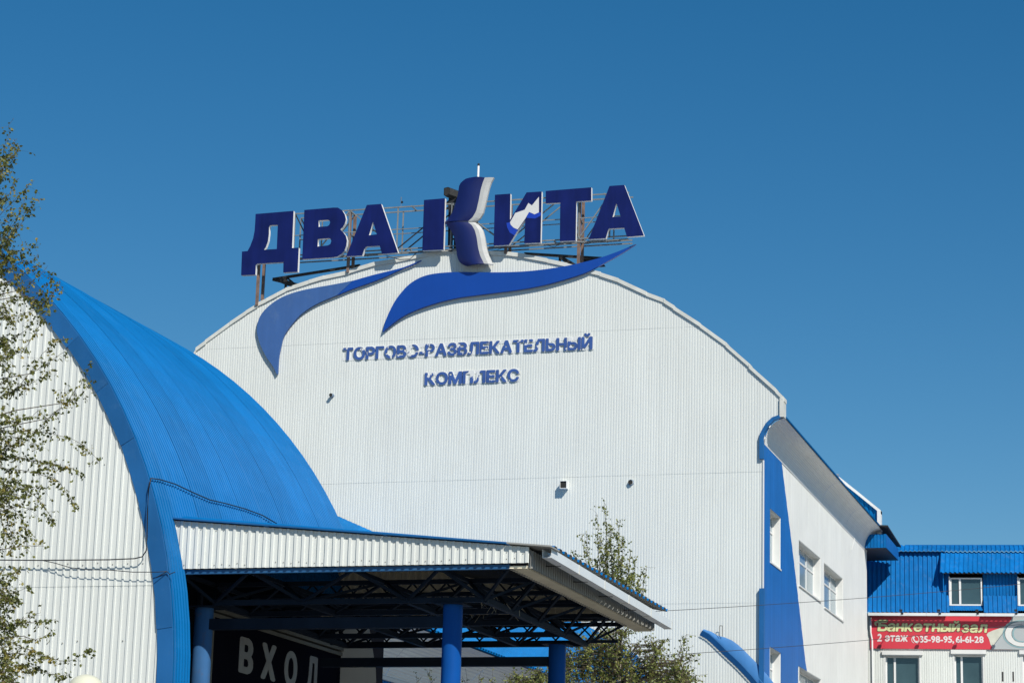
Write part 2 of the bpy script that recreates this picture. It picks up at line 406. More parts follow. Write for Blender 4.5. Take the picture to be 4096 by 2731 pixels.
# blue stripe: narrow vertical panels, each with a slanted stepped head
def bedge(y): return interp([(92.0, 25.0), (95.72, 20.3), (98.31, 16.79), (99.81, 14.62), (101.33, 12.33), (109, .5)], y)
y = YF - .02; 
while y < 108.5:
    ye = y + .42
    z1 = min(20.42, bedge((y + ye) / 2))
    cutz = [(0, z1)]
    for w in WIN:
        if w[0] < ye - .02 and w[1] > y + .02:
            new = []
            for a, b in cutz:
                if w[2] > a and w[3] < b: new += [(a, w[2]), (w[3], b)]
                elif w[2] > a and w[2] < b: new.append((a, w[2]))
                elif w[3] < b and w[3] > a: new.append((w[3], b))
                elif b <= w[2] or a >= w[3]: new.append((a, b))
            cutz = new
    for w in WIN:   # snap to the jambs
        if y < w[0] < ye - .02 and w[2] < z1: ye = w[0]
        if y < w[1] < ye - .02 and w[2] < z1: ye = w[1]
    for a, b in cutz:
        if b == z1 and z1 < 20.4:
            pts = [(y + .003, a), (ye - .003, a), (ye - .003, max(a + .01, bedge(ye))), (y + .003, b + (bedge(y) - bedge(ye)) * .38)]
        else: pts = [(y + .003, a), (ye - .003, a), (ye - .003, b), (y + .003, b)]
        MB().prism([[(XR + .004, q, z) for q, z in pts]], (.014, 0, 0)).build("blue_stripe_panel", BLUE_P, hall, fix=True)
    y = ye
MB().box(XR - .13, XR + .06, YF - .17, YF - .02, 0, 14.6).build("corner_flashing", BLUE_TRIM, hall)
MB().box(XR - .02, XR + .035, YF - .075, YF - .021, 14.62, 19.7).build("corner_flashing", PVC, hall)
for y0, y1, z0, z1, nm in WIN:
    d = .36
    w = MB(); 
    w.box(XR - d, XR - .02, y0, y0 + .03, z0, z1); w.box(XR - d, XR - .02, y1 - .03, y1, z0, z1)
    w.box(XR - d, XR - .02, y0 + .03, y1 - .03, z1 - .03, z1); w.box(XR - d, XR + .05, y0 - .03, y1 + .03, z0 - .04, z0 + .02)
    win = w.build("window", REVEAL, hall)
    f = MB(); xf = XR - d + .06
    t = .075
    f.box(xf - .05, xf, y0 + .03, y1 - .03, z0 + .02, z0 + .02 + t); f.box(xf - .05, xf, y0 + .03, y1 - .03, z1 - .03 - t, z1 - .03)
    for k in range(nm + 1):
        yy = y0 + .03 + (y1 - y0 - .06 - t) * k / nm
        f.box(xf - .052, xf + .002, yy, yy + t, z0 + .03, z1 - .04)
    f.box(xf - .048, xf - .002, y0 + .04, y1 - .04, z1 - .72, z1 - .72 + t)
    f.build("window_frame", PVC, win)
    MB().box(xf - .045, xf - .03, y0 + .04, y1 - .04, z0 + .03, z1 - .04).build("pane", GLASS_L, win)
# facade vents
vb = onY(2250, 1951, YF - .3)
v = MB(); x0, x1 = onY(2238.5, 1951, YF - .3).x, onY(2266, 1951, YF - .3).x; z1, z0 = onY(2250, 1921.5, YF - .3).z, onY(2250, 1952.5, YF - .3).z
v.box(x0, x1, YF - .02, YF - .30, z1 - .02, z1); v.box(x1 - .015, x1, YF - .02, YF - .30, z0, z1 - .02); v.box(x0, x0 + .015, YF - .02, YF - .30, z0, z1 - .02); v.box(x0 + .015, x1 - .015, YF - .02, YF - .30, z0, z0 + .02)
vo = v.build("vent_hood", LET_SIDE, hall, fix=True)
MB().box(x0 + .016, x1 - .016, YF - .26, YF - .05, z0 + .021, z1 - .021).build("vent_louvre", VENT_D, vo)
for (px_, py_), rr, ln in (((2521.5, 1927.5), .1, .13), ((1322.5, 1579), .075, .22)):
    c = onY(px_, py_, YF - ln)
    t = MB().tube([(c.x, YF, c.z), (c.x, YF - ln, c.z)], rr, 16, cap=False).build("vent_pipe", VENT_B if py_ < 1700 else LET_SIDE, hall, smooth=True)
    MB().tube([(c.x, YF - .05, c.z), (c.x, YF - ln + .012, c.z)], rr * .93, 16).build("pipe_mouth", VENT_D, t)
    MB().tube([(c.x, YF - .02, c.z), (c.x, YF - .05, c.z)], rr * 1.25, 16).build("pipe_collar", VENT_B, t)
# blue curved awning low on the facade
def awning(name, label, near, far, yn, yf, m):
    t = thing(name, label, "roof", (near[len(near) // 2].x, (yn + yf) / 2, 0))
    a = resample(near, 15); b = resample(far, 15)
    mb = MB(); mb.grid([a, [p.lerp(q, .35) + Vector((0, -.05, 0)) for p, q in zip(a, b)], b]); mb.build("roof_sheet", m, t, smooth=True)
    mb = MB(); mb.grid([[p + Vector((0, -.02, 0)) for p in a], [p + Vector((-.12, .06, -.16)) for p in a]])
    mb.build("fascia", BLUE_TRIM, t)
    return t
def finz(u): return interp(sorted((q.x, q.z) for q in near), u) - .2
near = [onY(x, y, 91.84) for x, y in crop(2200, 2380, 2.352, [(1432,330),(1480,352),(1560,420),(1660,520),(1780,630),(1900,760),(2010,900),(2100,1040)])]
far = [onY(x, y, 91.95) for x, y in crop(2200, 2380, 2.352, [(1450,318),(1510,335),(1590,385),(1650,395),(1730,430),(1800,490),(1950,640),(2090,800),(2200,960)])]
awning("curved_awning", "blue curved awning on the white facade beside the blue corner strip", near, far, 89, 92, AWN_B)
p = onY(*crop(2200, 2380, 2.352, [(1607, 385)])[0], 91.8)
q = onY(*crop(2200, 2380, 2.352, [(1607, 285)])[0], 91.8)
mb = MB(); mb.tube([p + Vector((-.05, 0, 0)), q + Vector((-.05, 0, 0))], .012, 5); mb.tube([p + Vector((.06, 0, 0)), q + Vector((.06, 0, 0))], .012, 5); mb.tube([q + Vector((-.05, 0, 0)), q + Vector((.06, 0, 0))], .012, 5)
tag(mb.build("roof_hatch_rail", STEEL_D), "thin dark metal hoop standing above the blue curved awning", "rail")
# ------------------------------------------------------------------ roof sign
YS = 91.5           # front face of the sign letters
def fl(pts, Y=YS): return [onY(x, y, Y) for x, y in pts]
sign = thing("roof_sign", "navy Cyrillic letter sign reading ДВА КИТА on steel frame above the arched roof", "sign", (-31, 91.6, 29))
A_ = lambda p: crop(900, 800, 4.2764, p); B_ = lambda p: crop(1350, 720, 4.612, p); C_ = lambda p: crop(1750, 640, 3.409, p); D_ = lambda p: crop(2150, 720, 4.1255, p)
LET = {
 "Д": [A_([(523,240),(1172,187),(1146,822),(1260,815),(1241,1228),(995,1240),(1000,1062),(560,1088),(528,1105),(518,1277),(275,1287),(290,882),(385,873),(430,790),(480,660),(505,530),(515,400)]),
        A_([(768,432),(903,425),(885,838),(665,852),(700,800),(735,700),(750,580),(752,470)])],
 "В": [A_([(1357,172),(1850,131),(1930,131),(2005,178),(2050,250),(2068,330),(2050,400),(2015,460),(1970,505),(2020,550),(2065,610),(2085,690),(2075,780),(2045,860),(1990,925),(1920,965),(1850,980),(1320,1014)]),
        A_([(1602,350),(1755,340),(1785,350),(1798,385),(1780,430),(1745,450),(1600,460)]), A_([(1590,668),(1770,653),(1806,665),(1818,705),(1800,755),(1755,778),(1582,795)])],
 "А": [B_([(540,462),(805,442),(1116,1340),(820,1365),(778,1213),(530,1228),(495,1270),(455,1392),(160,1408)]), B_([(655,770),(725,1003),(578,1020)])],
 "К": [B_([(1595,370),(1983,338),(1955,1282),(1562,1302)])],
 "И": [C_([(783,475),(994,460),(988,818),(1060,700),(1215,443),(1420,430),(1405,1127),(1182,1136),(1196,812),(1085,972),(973,1157),(765,1168)])],
 "Т": [D_([(135,182),(887,122),(887,340),(640,355),(630,998),(368,1010),(375,375),(135,388)])],
 "А2": [D_([(1188,100),(1432,83),(1756,915),(1475,938),(1430,790),(1180,802),(1163,835),(1125,962),(845,978)]), D_([(1303,385),(1372,602),(1238,612)])],
}
DEP = .17
for k, loops in LET.items():
    L3 = [fl(L) for L in loops]
    side = MB().prism([[p + Vector((0, .012, 0)) for p in L] for L in L3], (0, DEP, 0))
    o = side.build("letter", LET_SIDE, sign, fix=True, label="navy letter %s with white sides" % k[0])
    MB().prism(L3, (0, .010, 0)).build("letter_face", NAVY, o, fix=True)
    if k == "И":
        w = fl(C_([(1060,725),(1190,680),(1240,588),(1288,622),(1383,505),(1383,716),(1325,743),(1250,710),(1218,765),(1198,800),(1095,948),(1040,925),(1000,885),(990,850),(1040,765)]), YS)
        MB().prism([[p + Vector((0, -.012, 0)) for p in w]], (0, .010, 0)).build("bare_patch", PATCH_W, o, fix=True)
        for pl in ([(1040,925),(1095,948),(1085,972),(1050,1030),(985,990),(950,920),(940,860),(990,850),(1000,885)], [(1250,710),(1325,743),(1383,716),(1412,718),(1408,760),(1330,800),(1215,790),(1218,765)]):
            MB().prism([[p + Vector((0, -.006, 0)) for p in fl(C_(pl), YS)]], (0, .005, 0)).build("bright_patch", PATCH_B, o, fix=True)
YK_ = 91.58
def petal(left, right, s0, s1, n=18, m=7):
    """curved panel between two edge curves; bulge s0 in front, s1 set-back at the right edge; closed shell"""
    a = resample(fl(C_(left), YK_), n); b = resample(fl(C_(right), YK_), n); rows = []; back = []
    for p, q in zip(a, b):
        rows.append([p.lerp(q, j / (m - 1)) + Vector((0, .0 - s0 * sin(pi * j / (m - 1)) + s1 * (j / (m - 1)) ** 2, 0)) for j in range(m)])
    back = [[p + Vector((.0, .13, 0)) for p in R] for R in rows]
    mb = MB(); mb.grid(rows); mb.grid([R[::-1] for R in back])
    mb.grid([rows[0][::-1], back[0][::-1]]); mb.grid([rows[-1], back[-1]])
    mb.grid([[R[0] for R in rows], [R[0] for R in back]]); mb.grid([[R[-1] for R in back], [R[-1] for R in rows]])
    return mb
def smooth_front(o, k=17 * 6):
    for f in list(o.data.polygons)[:k]: f.use_smooth = True
UL = [(95,848),(135,815),(175,760),(200,715),(215,690),(235,620),(255,560),(270,500),(285,420),(295,350),(320,305),(380,258),(450,238),(470,237)]
UR = [(420,834),(480,780),(530,690),(548,610),(560,560),(575,480),(590,400),(620,300),(645,240)]
UO = [(505,832),(560,800),(610,720),(635,630),(660,520),(690,390),(715,310),(758,230)]
LL = [(95,858),(140,902),(185,960),(225,1050),(245,1140),(255,1220),(268,1310),(285,1370),(320,1410),(380,1440),(400,1441)]
LR = [(415,846),(470,890),(510,960),(535,1060),(555,1200),(580,1300),(635,1412)]
LO = [(505,842),(560,880),(610,950),(635,1050),(655,1180),(680,1270),(745,1415)]
kk = thing("tail_letter", "curved navy whale-tail half of the letter К with grey edge strips", "sign", (-30.5, 91, 29))
smooth_front(petal(UL, UR, .10, .0).build("upper_fluke", NAVY_K, kk))
smooth_front(petal(LL, LR, .10, .0).build("lower_fluke", NAVY_K, kk))
petal(UR, UO, .0, .10, m=3).build("upper_edge_strip", GREYSTRIP, kk, fix=True)
petal(LR, LO, .0, .10, m=3).build("lower_edge_strip", GREYSTRIP, kk, fix=True)
for z in (28.9, 29.6, 30.9):
    MB().beam((-30.45, 91.72, z), (-30.45, 91.9, z), .08, .08).build("bracket", STEEL_D, kk)
# frame: two planes of chords, posts and diagonals
YA, YB = 91.83, 92.49
zt = onY(1600, 829, YA).z; zm = onY(1600, 917, YA).z; zb = onY(1640, 999, YA).z + .05
xl = onY(1180, 880, YA).x; xr = onY(2515, 860, YA).x
posts = [onY(x, 1060, YA).x for x in (1034, 1391, 1800, 2020, 2312)]
def bar(p, q, w, m, name="frame_bar", h=None): return MB().beam(p, q, w, h or w).build(name, m, sign)
for Y in (YA, YB):
    for z in (zt, zm, zb):
        bar((xl, Y, z), (xr, Y, z), 0.05 if z != zm else .035, STEEL_W, "frame_chord")
    bar((xl - .2, Y, zb - .14), (xr, Y, zb - .14), .05, STEEL_W, "frame_chord")
    xs = [xl, posts[0] + 2.6, posts[1], -34.2, posts[2], posts[3], -26.9, posts[4], xr - .8]
    for x in xs: bar((x, Y, zb), (x, Y, zt), .05, STEEL_W)
    for i in range(len(xs) - 1):
        a, b = (zb, zt) if i % 2 else (zt, zb)
        bar((xs[i], Y, a), (xs[i + 1], Y, b), .045, STEEL_W if i % 3 else STEEL_D, "frame_diagonal")
for x in posts:
    for Y in (YA + .05, YB - .05):
        o = bar((x, Y, arch(x) - .1), (x, Y, zt - .05), .11, STEEL_R if x != posts[2] else STEEL_D, "frame_post")
    for z in (zt, zm, zb): bar((x, YA, z - .03), (x, YB, z - .03), .05, STEEL_W, "frame_tie")
for i in range(7):
    x = xl + (xr - xl) * (i + .5) / 7
    bar((x, YA, zt + .03), (x, YB, zt + .03), .045, STEEL_W, "frame_tie"); bar((x, YA, zb - .03), (x, YB, zb - .03), .045, STEEL_W, "frame_tie")
# dark outriggers lying on the roof edge
for a, b, c, d in (((1092,1117),(1440,1062),(1190,1140),(1145,1108)), ((2098,1015),(2410,1034),(2300,1062),(2240,1030))):
    P, Q, R_, S = (onY(*t, 92.75) for t in (a, b, c, d))
    bar(P, Q, .12, STEEL_D, "outrigger", .10); bar(P if a[0] < 2000 else onY(2240, 1027, 92.75), R_, .09, STEEL_D, "outrigger", .14)
    bar(S, S + Vector((0, 0, -.55)), .09, STEEL_D, "outrigger"); bar(S, S + Vector((.6, 0, -.5)), .08, STEEL_D, "outrigger")
MB().prism([[onY(*t, 92.6) for t in ((2310,1033),(2395,1035),(2360,1072),(2330,1062))]], (0, .05, 0)).build("outrigger_plate", STEEL_D, sign, fix=True)
MB().prism([[onY(*t, 92.6) for t in ((2385,1066),(2413,1054),(2422,1066),(2400,1068))]], (0, .05, 0)).build("outrigger_plate", STEEL_D, sign, fix=True)
MB().prism([[onY(*t, 92.6) for t in ((1094,1120),(1138,1115),(1188,1138),(1182,1148),(1150,1142))]], (0, .05, 0)).build("outrigger_plate", STEEL_D, sign, fix=True)
# loose cables under the sign
for pts in (((1535,1017),(1560,1028),(1600,1038),(1640,1036),(1668,1010)), ((2182,970),(2200,985),(2217,989),(2232,980),(2243,967)), ((2318,962),(2340,977),(2355,975),(2375,960)), ((1950,1000),(1985,1002),(2018,988))):
    MB().tube([onY(*t, 91.9) for t in pts], .012, 5).build("loose_cable", CABLE, sign)
# floodlight, flue, little antenna
fo = thing("floodlight", "black box floodlight on a dark post behind the letter К", "floodlight", (posts[2], 92.2, 29))
hx = fl(B_([(1962,150),(2038,130),(2075,150),(2065,265),(2000,312),(1960,278)]), 91.9)
MB().prism([hx], Vector((.62, .55, -.16))).build("housing", BLACKP, fo, fix=True)
MB().prism([[p + Vector((0, -.015, 0)) * 1 for p in [h.lerp(sum(hx, Vector()) / 6, .18) for h in hx]]], (0, .012, 0)).build("lens", VENT_D, fo, fix=True)
b0 = onY(*B_([(2090, 330)])[0], 92.2); b1 = onY(*B_([(2075, 1240)])[0], 92.2)
MB().beam(b0 + Vector((0, 0, .1)), b1, .15, .15).build("post", STEEL_D, fo)
MB().beam(b0 + Vector((-.1, 0, -.35)), b0 + Vector((.25, 0, -.02)), .14, .3).build("bracket", STEEL_D, fo)
MB().beam(b1 + Vector((.1, 0, .35)), b1 + Vector((.5, 0, .35)), .07, .07).build("brace", STEEL_D, fo)
MB().beam(b1 + Vector((.32, 0, 0)), b1 + Vector((.32, 0, .75)), .06, .06).build("brace", STEEL_D, fo)
p = onY(*C_([(561, 52)])[0], 93.2)
fp = thing("flue_pipe", "slim white pole rising above the whale-tail letter", "pole", (p.x, 93.2, 28.5))
MB().tube([(p.x - .03, 93.2, 28.4), (p.x, 93.2, p.z - .1)], .042, 10).build("pole_shaft", LET_SIDE, fp, smooth=True)
MB().tube([(p.x, 93.2, p.z - .1), (p.x, 93.2, p.z)], .047, 10).build("pole_cap", VENT_D, fp)
p = onY(*B_([(1172, 500)])[0], 92.3); q = onY(*B_([(1176, 315)])[0], 92.3)
an = thing("antenna", "small thin antenna on top rail between letters А and К", "antenna", p)
MB().tube([p, q], .010, 5).build("mast", STEEL_W, an)
for t in (.45, .6, .75, .9):
    c = p.lerp(q, t); MB().tube([c - Vector((.05, 0, 0)), c + Vector((.05, 0, .01))], .006, 4).build("element", STEEL_W, an)
c = p.lerp(q, .45); MB().box(c.x + .01, c.x + .08, c.y - .03, c.y + .03, c.z - .03, c.z + .05).build("antenna_box", BLACKP, an)

# ------------------------------------------------------------------ wave emblems on the facade
E_ = lambda p: crop(1500, 950, 2.138, p); G_ = lambda p: crop(950, 960, 2.6133, p)
def smooth2(pts, n):
    """Catmull-Rom through photo points"""
    out = []
    P = [pts[0]] + list(pts) + [pts[-1]]
    for i in range(1, len(P) - 2):
        p0, p1, p2, p3 = (Vector(q) for q in P[i - 1:i + 3])
        for k in range(n):
            t = k / n
            out.append(tuple(.5 * ((2 * p1) + (p2 - p0) * t + (2 * p0 - 5 * p1 + 4 * p2 - p3) * t * t + (3 * p1 - p0 - 3 * p2 + p3) * t ** 3)))
    out.append(tuple(pts[-1])); return out
w2u = [(65,805),(88,720),(120,640),(170,545),(225,470),(290,402),(370,350),(460,318),(580,301),(720,295),(900,297),(1100,297),(1300,288),(1500,265),(1700,230),(1900,180),(2050,130),(2230,57)]
w2l = [(2230,57),(2150,110),(2050,170),(1900,252),(1800,300),(1650,350),(1450,405),(1250,443),(1050,470),(850,495),(700,517),(550,552),(400,600),(280,650),(180,712),(65,805)]
lp = smooth2(w2u, 4)[:-1] + smooth2(w2l, 4)[:-1]
wv = MB().prism([fl(E_(lp), YF - .20)], (0, .12, 0)).build("wave_emblem", WAVE_B, fix=True)
tag(wv, "long bright blue wave panel under the sign, its tip reaching past the roof edge", "emblem")
w1 = thing("wave_emblem", "faded blue curved wave panel on facade with a darker blue pointed end", "emblem", (-39, YF, 26))
aL = smooth2([(412,1405),(370,1320),(300,1220),(240,1100),(210,1000),(203,920),(225,820),(280,735),(370,655),(480,590),(620,540),(800,500),(1000,465),(1205,425)], 4)
bL = smooth2([(1040,575),(850,655),(700,745),(600,840),(490,990),(455,1100),(430,1230),(420,1390)], 4)
MB().prism([fl(G_(aL + bL), YF - .17)], (0, .10, 0)).build("faded_panel", WAVE_P, w1, fix=True)
aR = smooth2([(1208,425),(1400,370),(1600,320),(1750,280),(1920,210)], 4); bR = smooth2([(1920,210),(1830,260),(1700,310),(1550,380),(1400,440),(1200,510),(1043,575)], 4)
MB().prism([fl(G_(aR[:-1] + bR), YF - .17)], (0, .10, 0)).build("dark_panel", WAVE_B, w1, fix=True)

# ------------------------------------------------------------------ raised lettering
GLY = {}
NPX = 110; PADG = 22
def raster(ch):
    """regular glyph outline rasterised to a mask (rows upward)"""
    if ch in GLY: return GLY[ch]
    cu = bpy.data.curves.new("t", 'FONT'); cu.body = ch; cu.size = 1; cu.resolution_u = 8; cu.fill_mode = 'NONE'
    o = bpy.data.objects.new("t", cu); COL.objects.link(o)
    dg = bpy.context.evaluated_depsgraph_get(); me = bpy.data.meshes.new_from_object(o.evaluated_get(dg))
    bpy.data.objects.remove(o); bpy.data.curves.remove(cu)
    V = np.array([(v.co.x, v.co.y) for v in me.vertices]); E = [tuple(sorted(e.vertices)) for e in me.edges]; bpy.data.meshes.remove(me)
    x0, y0 = V.min(0); x1, y1 = V.max(0)
    w, h = int((x1 - x0) * NPX) + 2 * PADG, int((y1 - y0) * NPX) + 2 * PADG
    wind = np.zeros((h, w), int); Q = (V - (x0, y0)) * NPX + PADG; xs = np.arange(w) + .5
    for a, b in E:                      # non-zero winding fill, outlines run in vertex order
        if b - a != 1: a, b = b, a
        (ax_, ay), (bx_, by) = Q[a], Q[b]
        if ay == by: continue
        s = 1 if by > ay else -1
        for r in range(max(0, int(np.ceil(min(ay, by) - .5))), min(h, int(np.ceil(max(ay, by) - .5)))):
            wind[r, xs > ax_ + (bx_ - ax_) * (r + .5 - ay) / (by - ay)] += s
    m = wind != 0
    GLY[ch] = (m, x0, y0); return GLY[ch]
def dilate(m, rx, ry):
    out = m.copy(); h, w = m.shape
    for dy in range(-int(ry), int(ry) + 1):
        for dx in range(-int(rx), int(rx) + 1):
            if (dx / max(rx, .5)) ** 2 + (dy / max(ry, .5)) ** 2 <= 1.05:
                out[max(0, dy):h + min(0, dy), max(0, dx):w + min(0, dx)] |= m[max(0, -dy):h + min(0, -dy), max(0, -dx):w + min(0, -dx)]
    return out
def dpeuck(Q, e):
    if len(Q) < 3: return list(Q)
    (x0, y0), (x1, y1) = Q[0], Q[-1]; L = hypot(x1 - x0, y1 - y0) + 1e-9
    k, dm = 0, -1
    for i in range(1, len(Q) - 1):
        d = abs((x1 - x0) * (Q[i][1] - y0) - (y1 - y0) * (Q[i][0] - x0)) / L
        if d > dm: k, dm = i, d
    if dm < e: return [Q[0], Q[-1]]
    return dpeuck(Q[:k + 1], e)[:-1] + dpeuck(Q[k:], e)
def contours(m):
    """closed loops around a mask, outer loops counter-clockwise, holes clockwise"""
    f = np.pad(m.astype(float), 2)
    for _ in range(2): f = (f + np.roll(f, 1, 0) + np.roll(f, -1, 0) + np.roll(f, 1, 1) + np.roll(f, -1, 1)) / 5
    i = f >= .5; c = i[:-1, :-1] * 1 + i[:-1, 1:] * 2 + i[1:, 1:] * 4 + i[1:, :-1] * 8
    seg = {}
    TB = {1: [(3, 0)], 2: [(0, 1)], 3: [(3, 1)], 4: [(1, 2)], 5: [(3, 0), (1, 2)], 6: [(0, 2)], 7: [(3, 2)], 8: [(2, 3)], 9: [(2, 0)], 10: [(0, 1), (2, 3)], 11: [(2, 1)], 12: [(1, 3)], 13: [(1, 0)], 14: [(0, 3)]}
    def pt(y, x, e):
        if e == 0: a, b_, k = (y, x), (y, x + 1), ('h', y, x)
        elif e == 1: a, b_, k = (y, x + 1), (y + 1, x + 1), ('v', y, x + 1)
        elif e == 2: a, b_, k = (y + 1, x), (y + 1, x + 1), ('h', y + 1, x)
        else: a, b_, k = (y, x), (y + 1, x), ('v', y, x)
        t = (.5 - f[a]) / (f[b_] - f[a]); return k, (a[1] + (b_[1] - a[1]) * t - 2 + .5, a[0] + (b_[0] - a[0]) * t - 2 + .5)
    P = {}
    for y, x in zip(*np.where((c > 0) & (c < 15))):
        for e0, e1 in TB[int(c[y, x])]:
            k0, p0 = pt(y, x, e0); k1, p1 = pt(y, x, e1); P[k0] = p0; P[k1] = p1; seg[k0] = k1
    loops = []
    while seg:
        k, n = next(iter(seg.items())); L = [k]; del seg[k]
        while n in seg and n != L[0]: L.append(n); n2 = seg.pop(n); n = n2
        if len(L) > 5:
            Q = [P[q] for q in L]; h_ = len(Q) // 2; R = dpeuck(Q[:h_ + 1], .3)[:-1] + dpeuck(Q[h_:] + Q[:1], .3)[:-1]
            if len(R) > 2: loops.append(R)
    return loops
def area(L): return sum(a[0] * b[1] - b[0] * a[1] for a, b in zip(L, L[1:] + L[:1])) / 2
def inside(p, L):
    r = False
    for a, b in zip(L, L[1:] + L[:1]):
        if (a[1] > p[1]) != (b[1] > p[1]) and p[0] < (b[0] - a[0]) * (p[1] - a[1]) / (b[1] - a[1]) + a[0]: r = not r
    return r
def glyph_solid(m, tf, d, mb=None):
    mb = mb or MB(); Ls = [l for l in contours(m) if abs(area(l)) > 6]
    if not Ls: return mb
    big = max(Ls, key=lambda l: abs(area(l))); sg = 1 if area(big) > 0 else -1
    outs = [l for l in Ls if area(l) * sg > 0]; holes = [l for l in Ls if area(l) * sg < 0]
    for o in outs:
        hs_ = [h for h in holes if inside(h[0], o) and abs(area(h)) < abs(area(o))]
        mb.prism([[tf(*q) for q in o]] + [[tf(*q) for q in h] for h in hs_], d)
    return mb
def put_text(s, P0, P1, cap_h, m_, parent, name, bold=4, boldx=None, gap=.07, space=.3, shear=0.0, thick=.02, front=Vector((0, -1, 0)), peel=None, lift=0.0, capu=.73):
    """solid letters between base points P0 and P1; bold = mask dilation in 1/110 em; peel = [(point, radius)] torn away"""
    lay = []; x = 0.0
    for ch in s:
        if ch == ' ': x += space; continue
        m, gx, gy = raster(ch); w = (m.shape[1] - 2 * PADG) / NPX; lay.append((ch, x)); x += w + gap
    W_ = x - gap; ax = (P1 - P0); L = ax.length; ax.normalize(); sx = L / W_; sz = cap_h / capu; up = Vector((0, 0, 1)); rj = random.Random(len(s))
    for ch, xo in lay:
        m, gx, gy = raster(ch); mm = dilate(m, boldx or bold, bold) if bold else m
        tf = lambda u, v: P0 + ax * ((xo + (u - PADG) / NPX + shear * ((v - PADG) / NPX + gy)) * sx) + up * (((v - PADG) / NPX + gy) * sz) + front * lift
        if peel:
            mm = mm.copy(); h, w = mm.shape; yy, xx = np.mgrid[0:h, 0:w]
            ox = (tf(0, 0) - P0).dot(ax); oz = tf(0, 0).z
            for c, r in peel:
                cu_ = ((c - P0).dot(ax) - ox) / sx * NPX; cv_ = (c.z - oz) / sz * NPX; an = np.arctan2(yy - cv_, xx - cu_)
                rr = 1 + .16 * np.sin(3 * an + c.x * 7) + .12 * np.sin(7 * an + c.z * 9) + .06 * np.sin(13 * an)
                mm[((xx - cu_) * sx / NPX) ** 2 + ((yy - cv_) * sz / NPX) ** 2 < (r * rr) ** 2] = False
        g_ = glyph_solid(mm, tf, front * -thick)
        if g_.f: g_.build(name, m_, parent, fix=True)
def wall_text(s, label, P0px, P1px, cap_px, peelpx, loc):
    t = thing("wall_lettering", label, "lettering", loc)
    YW_ = YF - .08
    P0, P1 = onY(*P0px, YW_), onY(*P1px, YW_); P1.z = P0.z = (P0.z + P1.z) / 2
    h = cap_px / 99.0
    rp_ = random.Random(len(s) + 4)
    peel = [(onY(x, y, YW_), r * 1.12 / 99.0) for x, y, r in peelpx]
    peel += [(P0.lerp(P1, rp_.random()) + Vector((0, 0, rp_.uniform(0, h))), rp_.uniform(.02, .065)) for k in range(len(s) * 2)]
    pl = put_text(s, P0 + Vector((-.02, .015, 0)), P1 + Vector((.02, .015, 0)), h, PLATE, t, "letter_plate", bold=8, gap=.13, thick=.025)
    fm = put_text(s, P0, P1, h, FILM, t, "letter_film", bold=4, boldx=5, gap=.13, thick=.012, peel=peel, lift=.012)
    for a, b in ((-.04, .10), (h - .10, h + .06)):
        MB().box(P0.x - .05, P1.x + .05, YW_ + .041, YW_ + .050, P0.z + a, P0.z + b).build("backing_rail", PLATE, t)
    return t
k1 = lambda p: [(1480 + x / 5.6, 1280 + y / 5.6, r / 5.6) for x, y, r in p]
k2 = lambda p: [(1880 + x / 4.523, 1260 + y / 4.523, r / 4.523) for x, y, r in p]
k3 = lambda p: [(1680 + x / 5.6, 1440 + y / 5.6, r / 5.6) for x, y, r in p]
wall_text("ТОРГОВО-РАЗВЛЕКАТЕЛЬНЫЙ", "long row of blue peeling letters on white plates reading ТОРГОВО-РАЗВЛЕКАТЕЛЬНЫЙ", (1374, 1443), (2367, 1390), 49,
          k1([(905,640,75),(890,760,48),(830,690,40),(1330,560,22),(1975,560,48),(1925,640,20),(2060,680,14)]) + k2([(230,640,26),(300,600,20),(1235,560,30),(1200,450,26),(1640,430,24),(1795,440,40),(1830,565,30),(870,480,16),(500,570,14)]), (-31, YF, 23))
wall_text("КОМПЛЕКС", "short row of blue peeling letters on white plates reading КОМПЛЕКС", (1701, 1538), (2072, 1523), 48,
          k3([(205,340,26),(1130,300,70),(1080,420,45),(1245,330,85),(1340,400,30),(1300,240,50),(1590,330,16),(1600,440,20),(1950,400,24),(2140,280,18)]), (-30, YF, 21.5))
# ------------------------------------------------------------------ arched pavilion on the left
YG, CX, CZ, RV, LV = 34.0, -24.93, 5.05, 8.85, 9.30
pav = thing("arched_pavilion", "white ribbed pavilion with blue barrel roof and blue arched edge trim beside the canopy", "building", (CX, YG, 0))
def vt(th, r=RV): return (CX + r * cos(th), CZ + r * sin(th))
PITCH_G = .131
GROWS = [0, 3.9, 6.62, 12.0, 20]
def ginner(u):
    d = (RV - .12) ** 2 - (u - CX) ** 2
    return CZ + sqrt(d) if d > 0 else CZ
GP = ((0, 1), (.24, 1), (.28, 0), (.975, 0))
for r in range(4):
    u = -33.3
    while u < -16.25:
        u1 = min(u + PITCH_G * 8, -16.22); yo = YG + .06 - .006 * r - random.uniform(0, .003)
        mb = ribbed(lambda a, v, off: (a, yo - off, v), u, u1, cst(GROWS[r] - .02 * (r > 0)), lambda a: min(GROWS[r + 1], ginner(a)), PITCH_G, .016, GP, phase=-33.3)
        if mb.f: mb.build("gable_sheet", WHITE_G, pav)
        u += PITCH_G * 8
# screws of the gable
mb = MB()
for z in (4.75, 5.72, 6.95, 8.55):
    x = -33.3 + PITCH_G * .6
    while x < -16.5:
        if ginner(x) > z + .35 and random.random() < .8:
            zz = z + random.uniform(-.02, .02); mb.tube([(x, YG + .05, zz), (x, YG + .038, zz)], .011, 6)
        x += PITCH_G * 2
mb.build("screws", SIDE_G, pav, stuff=True)
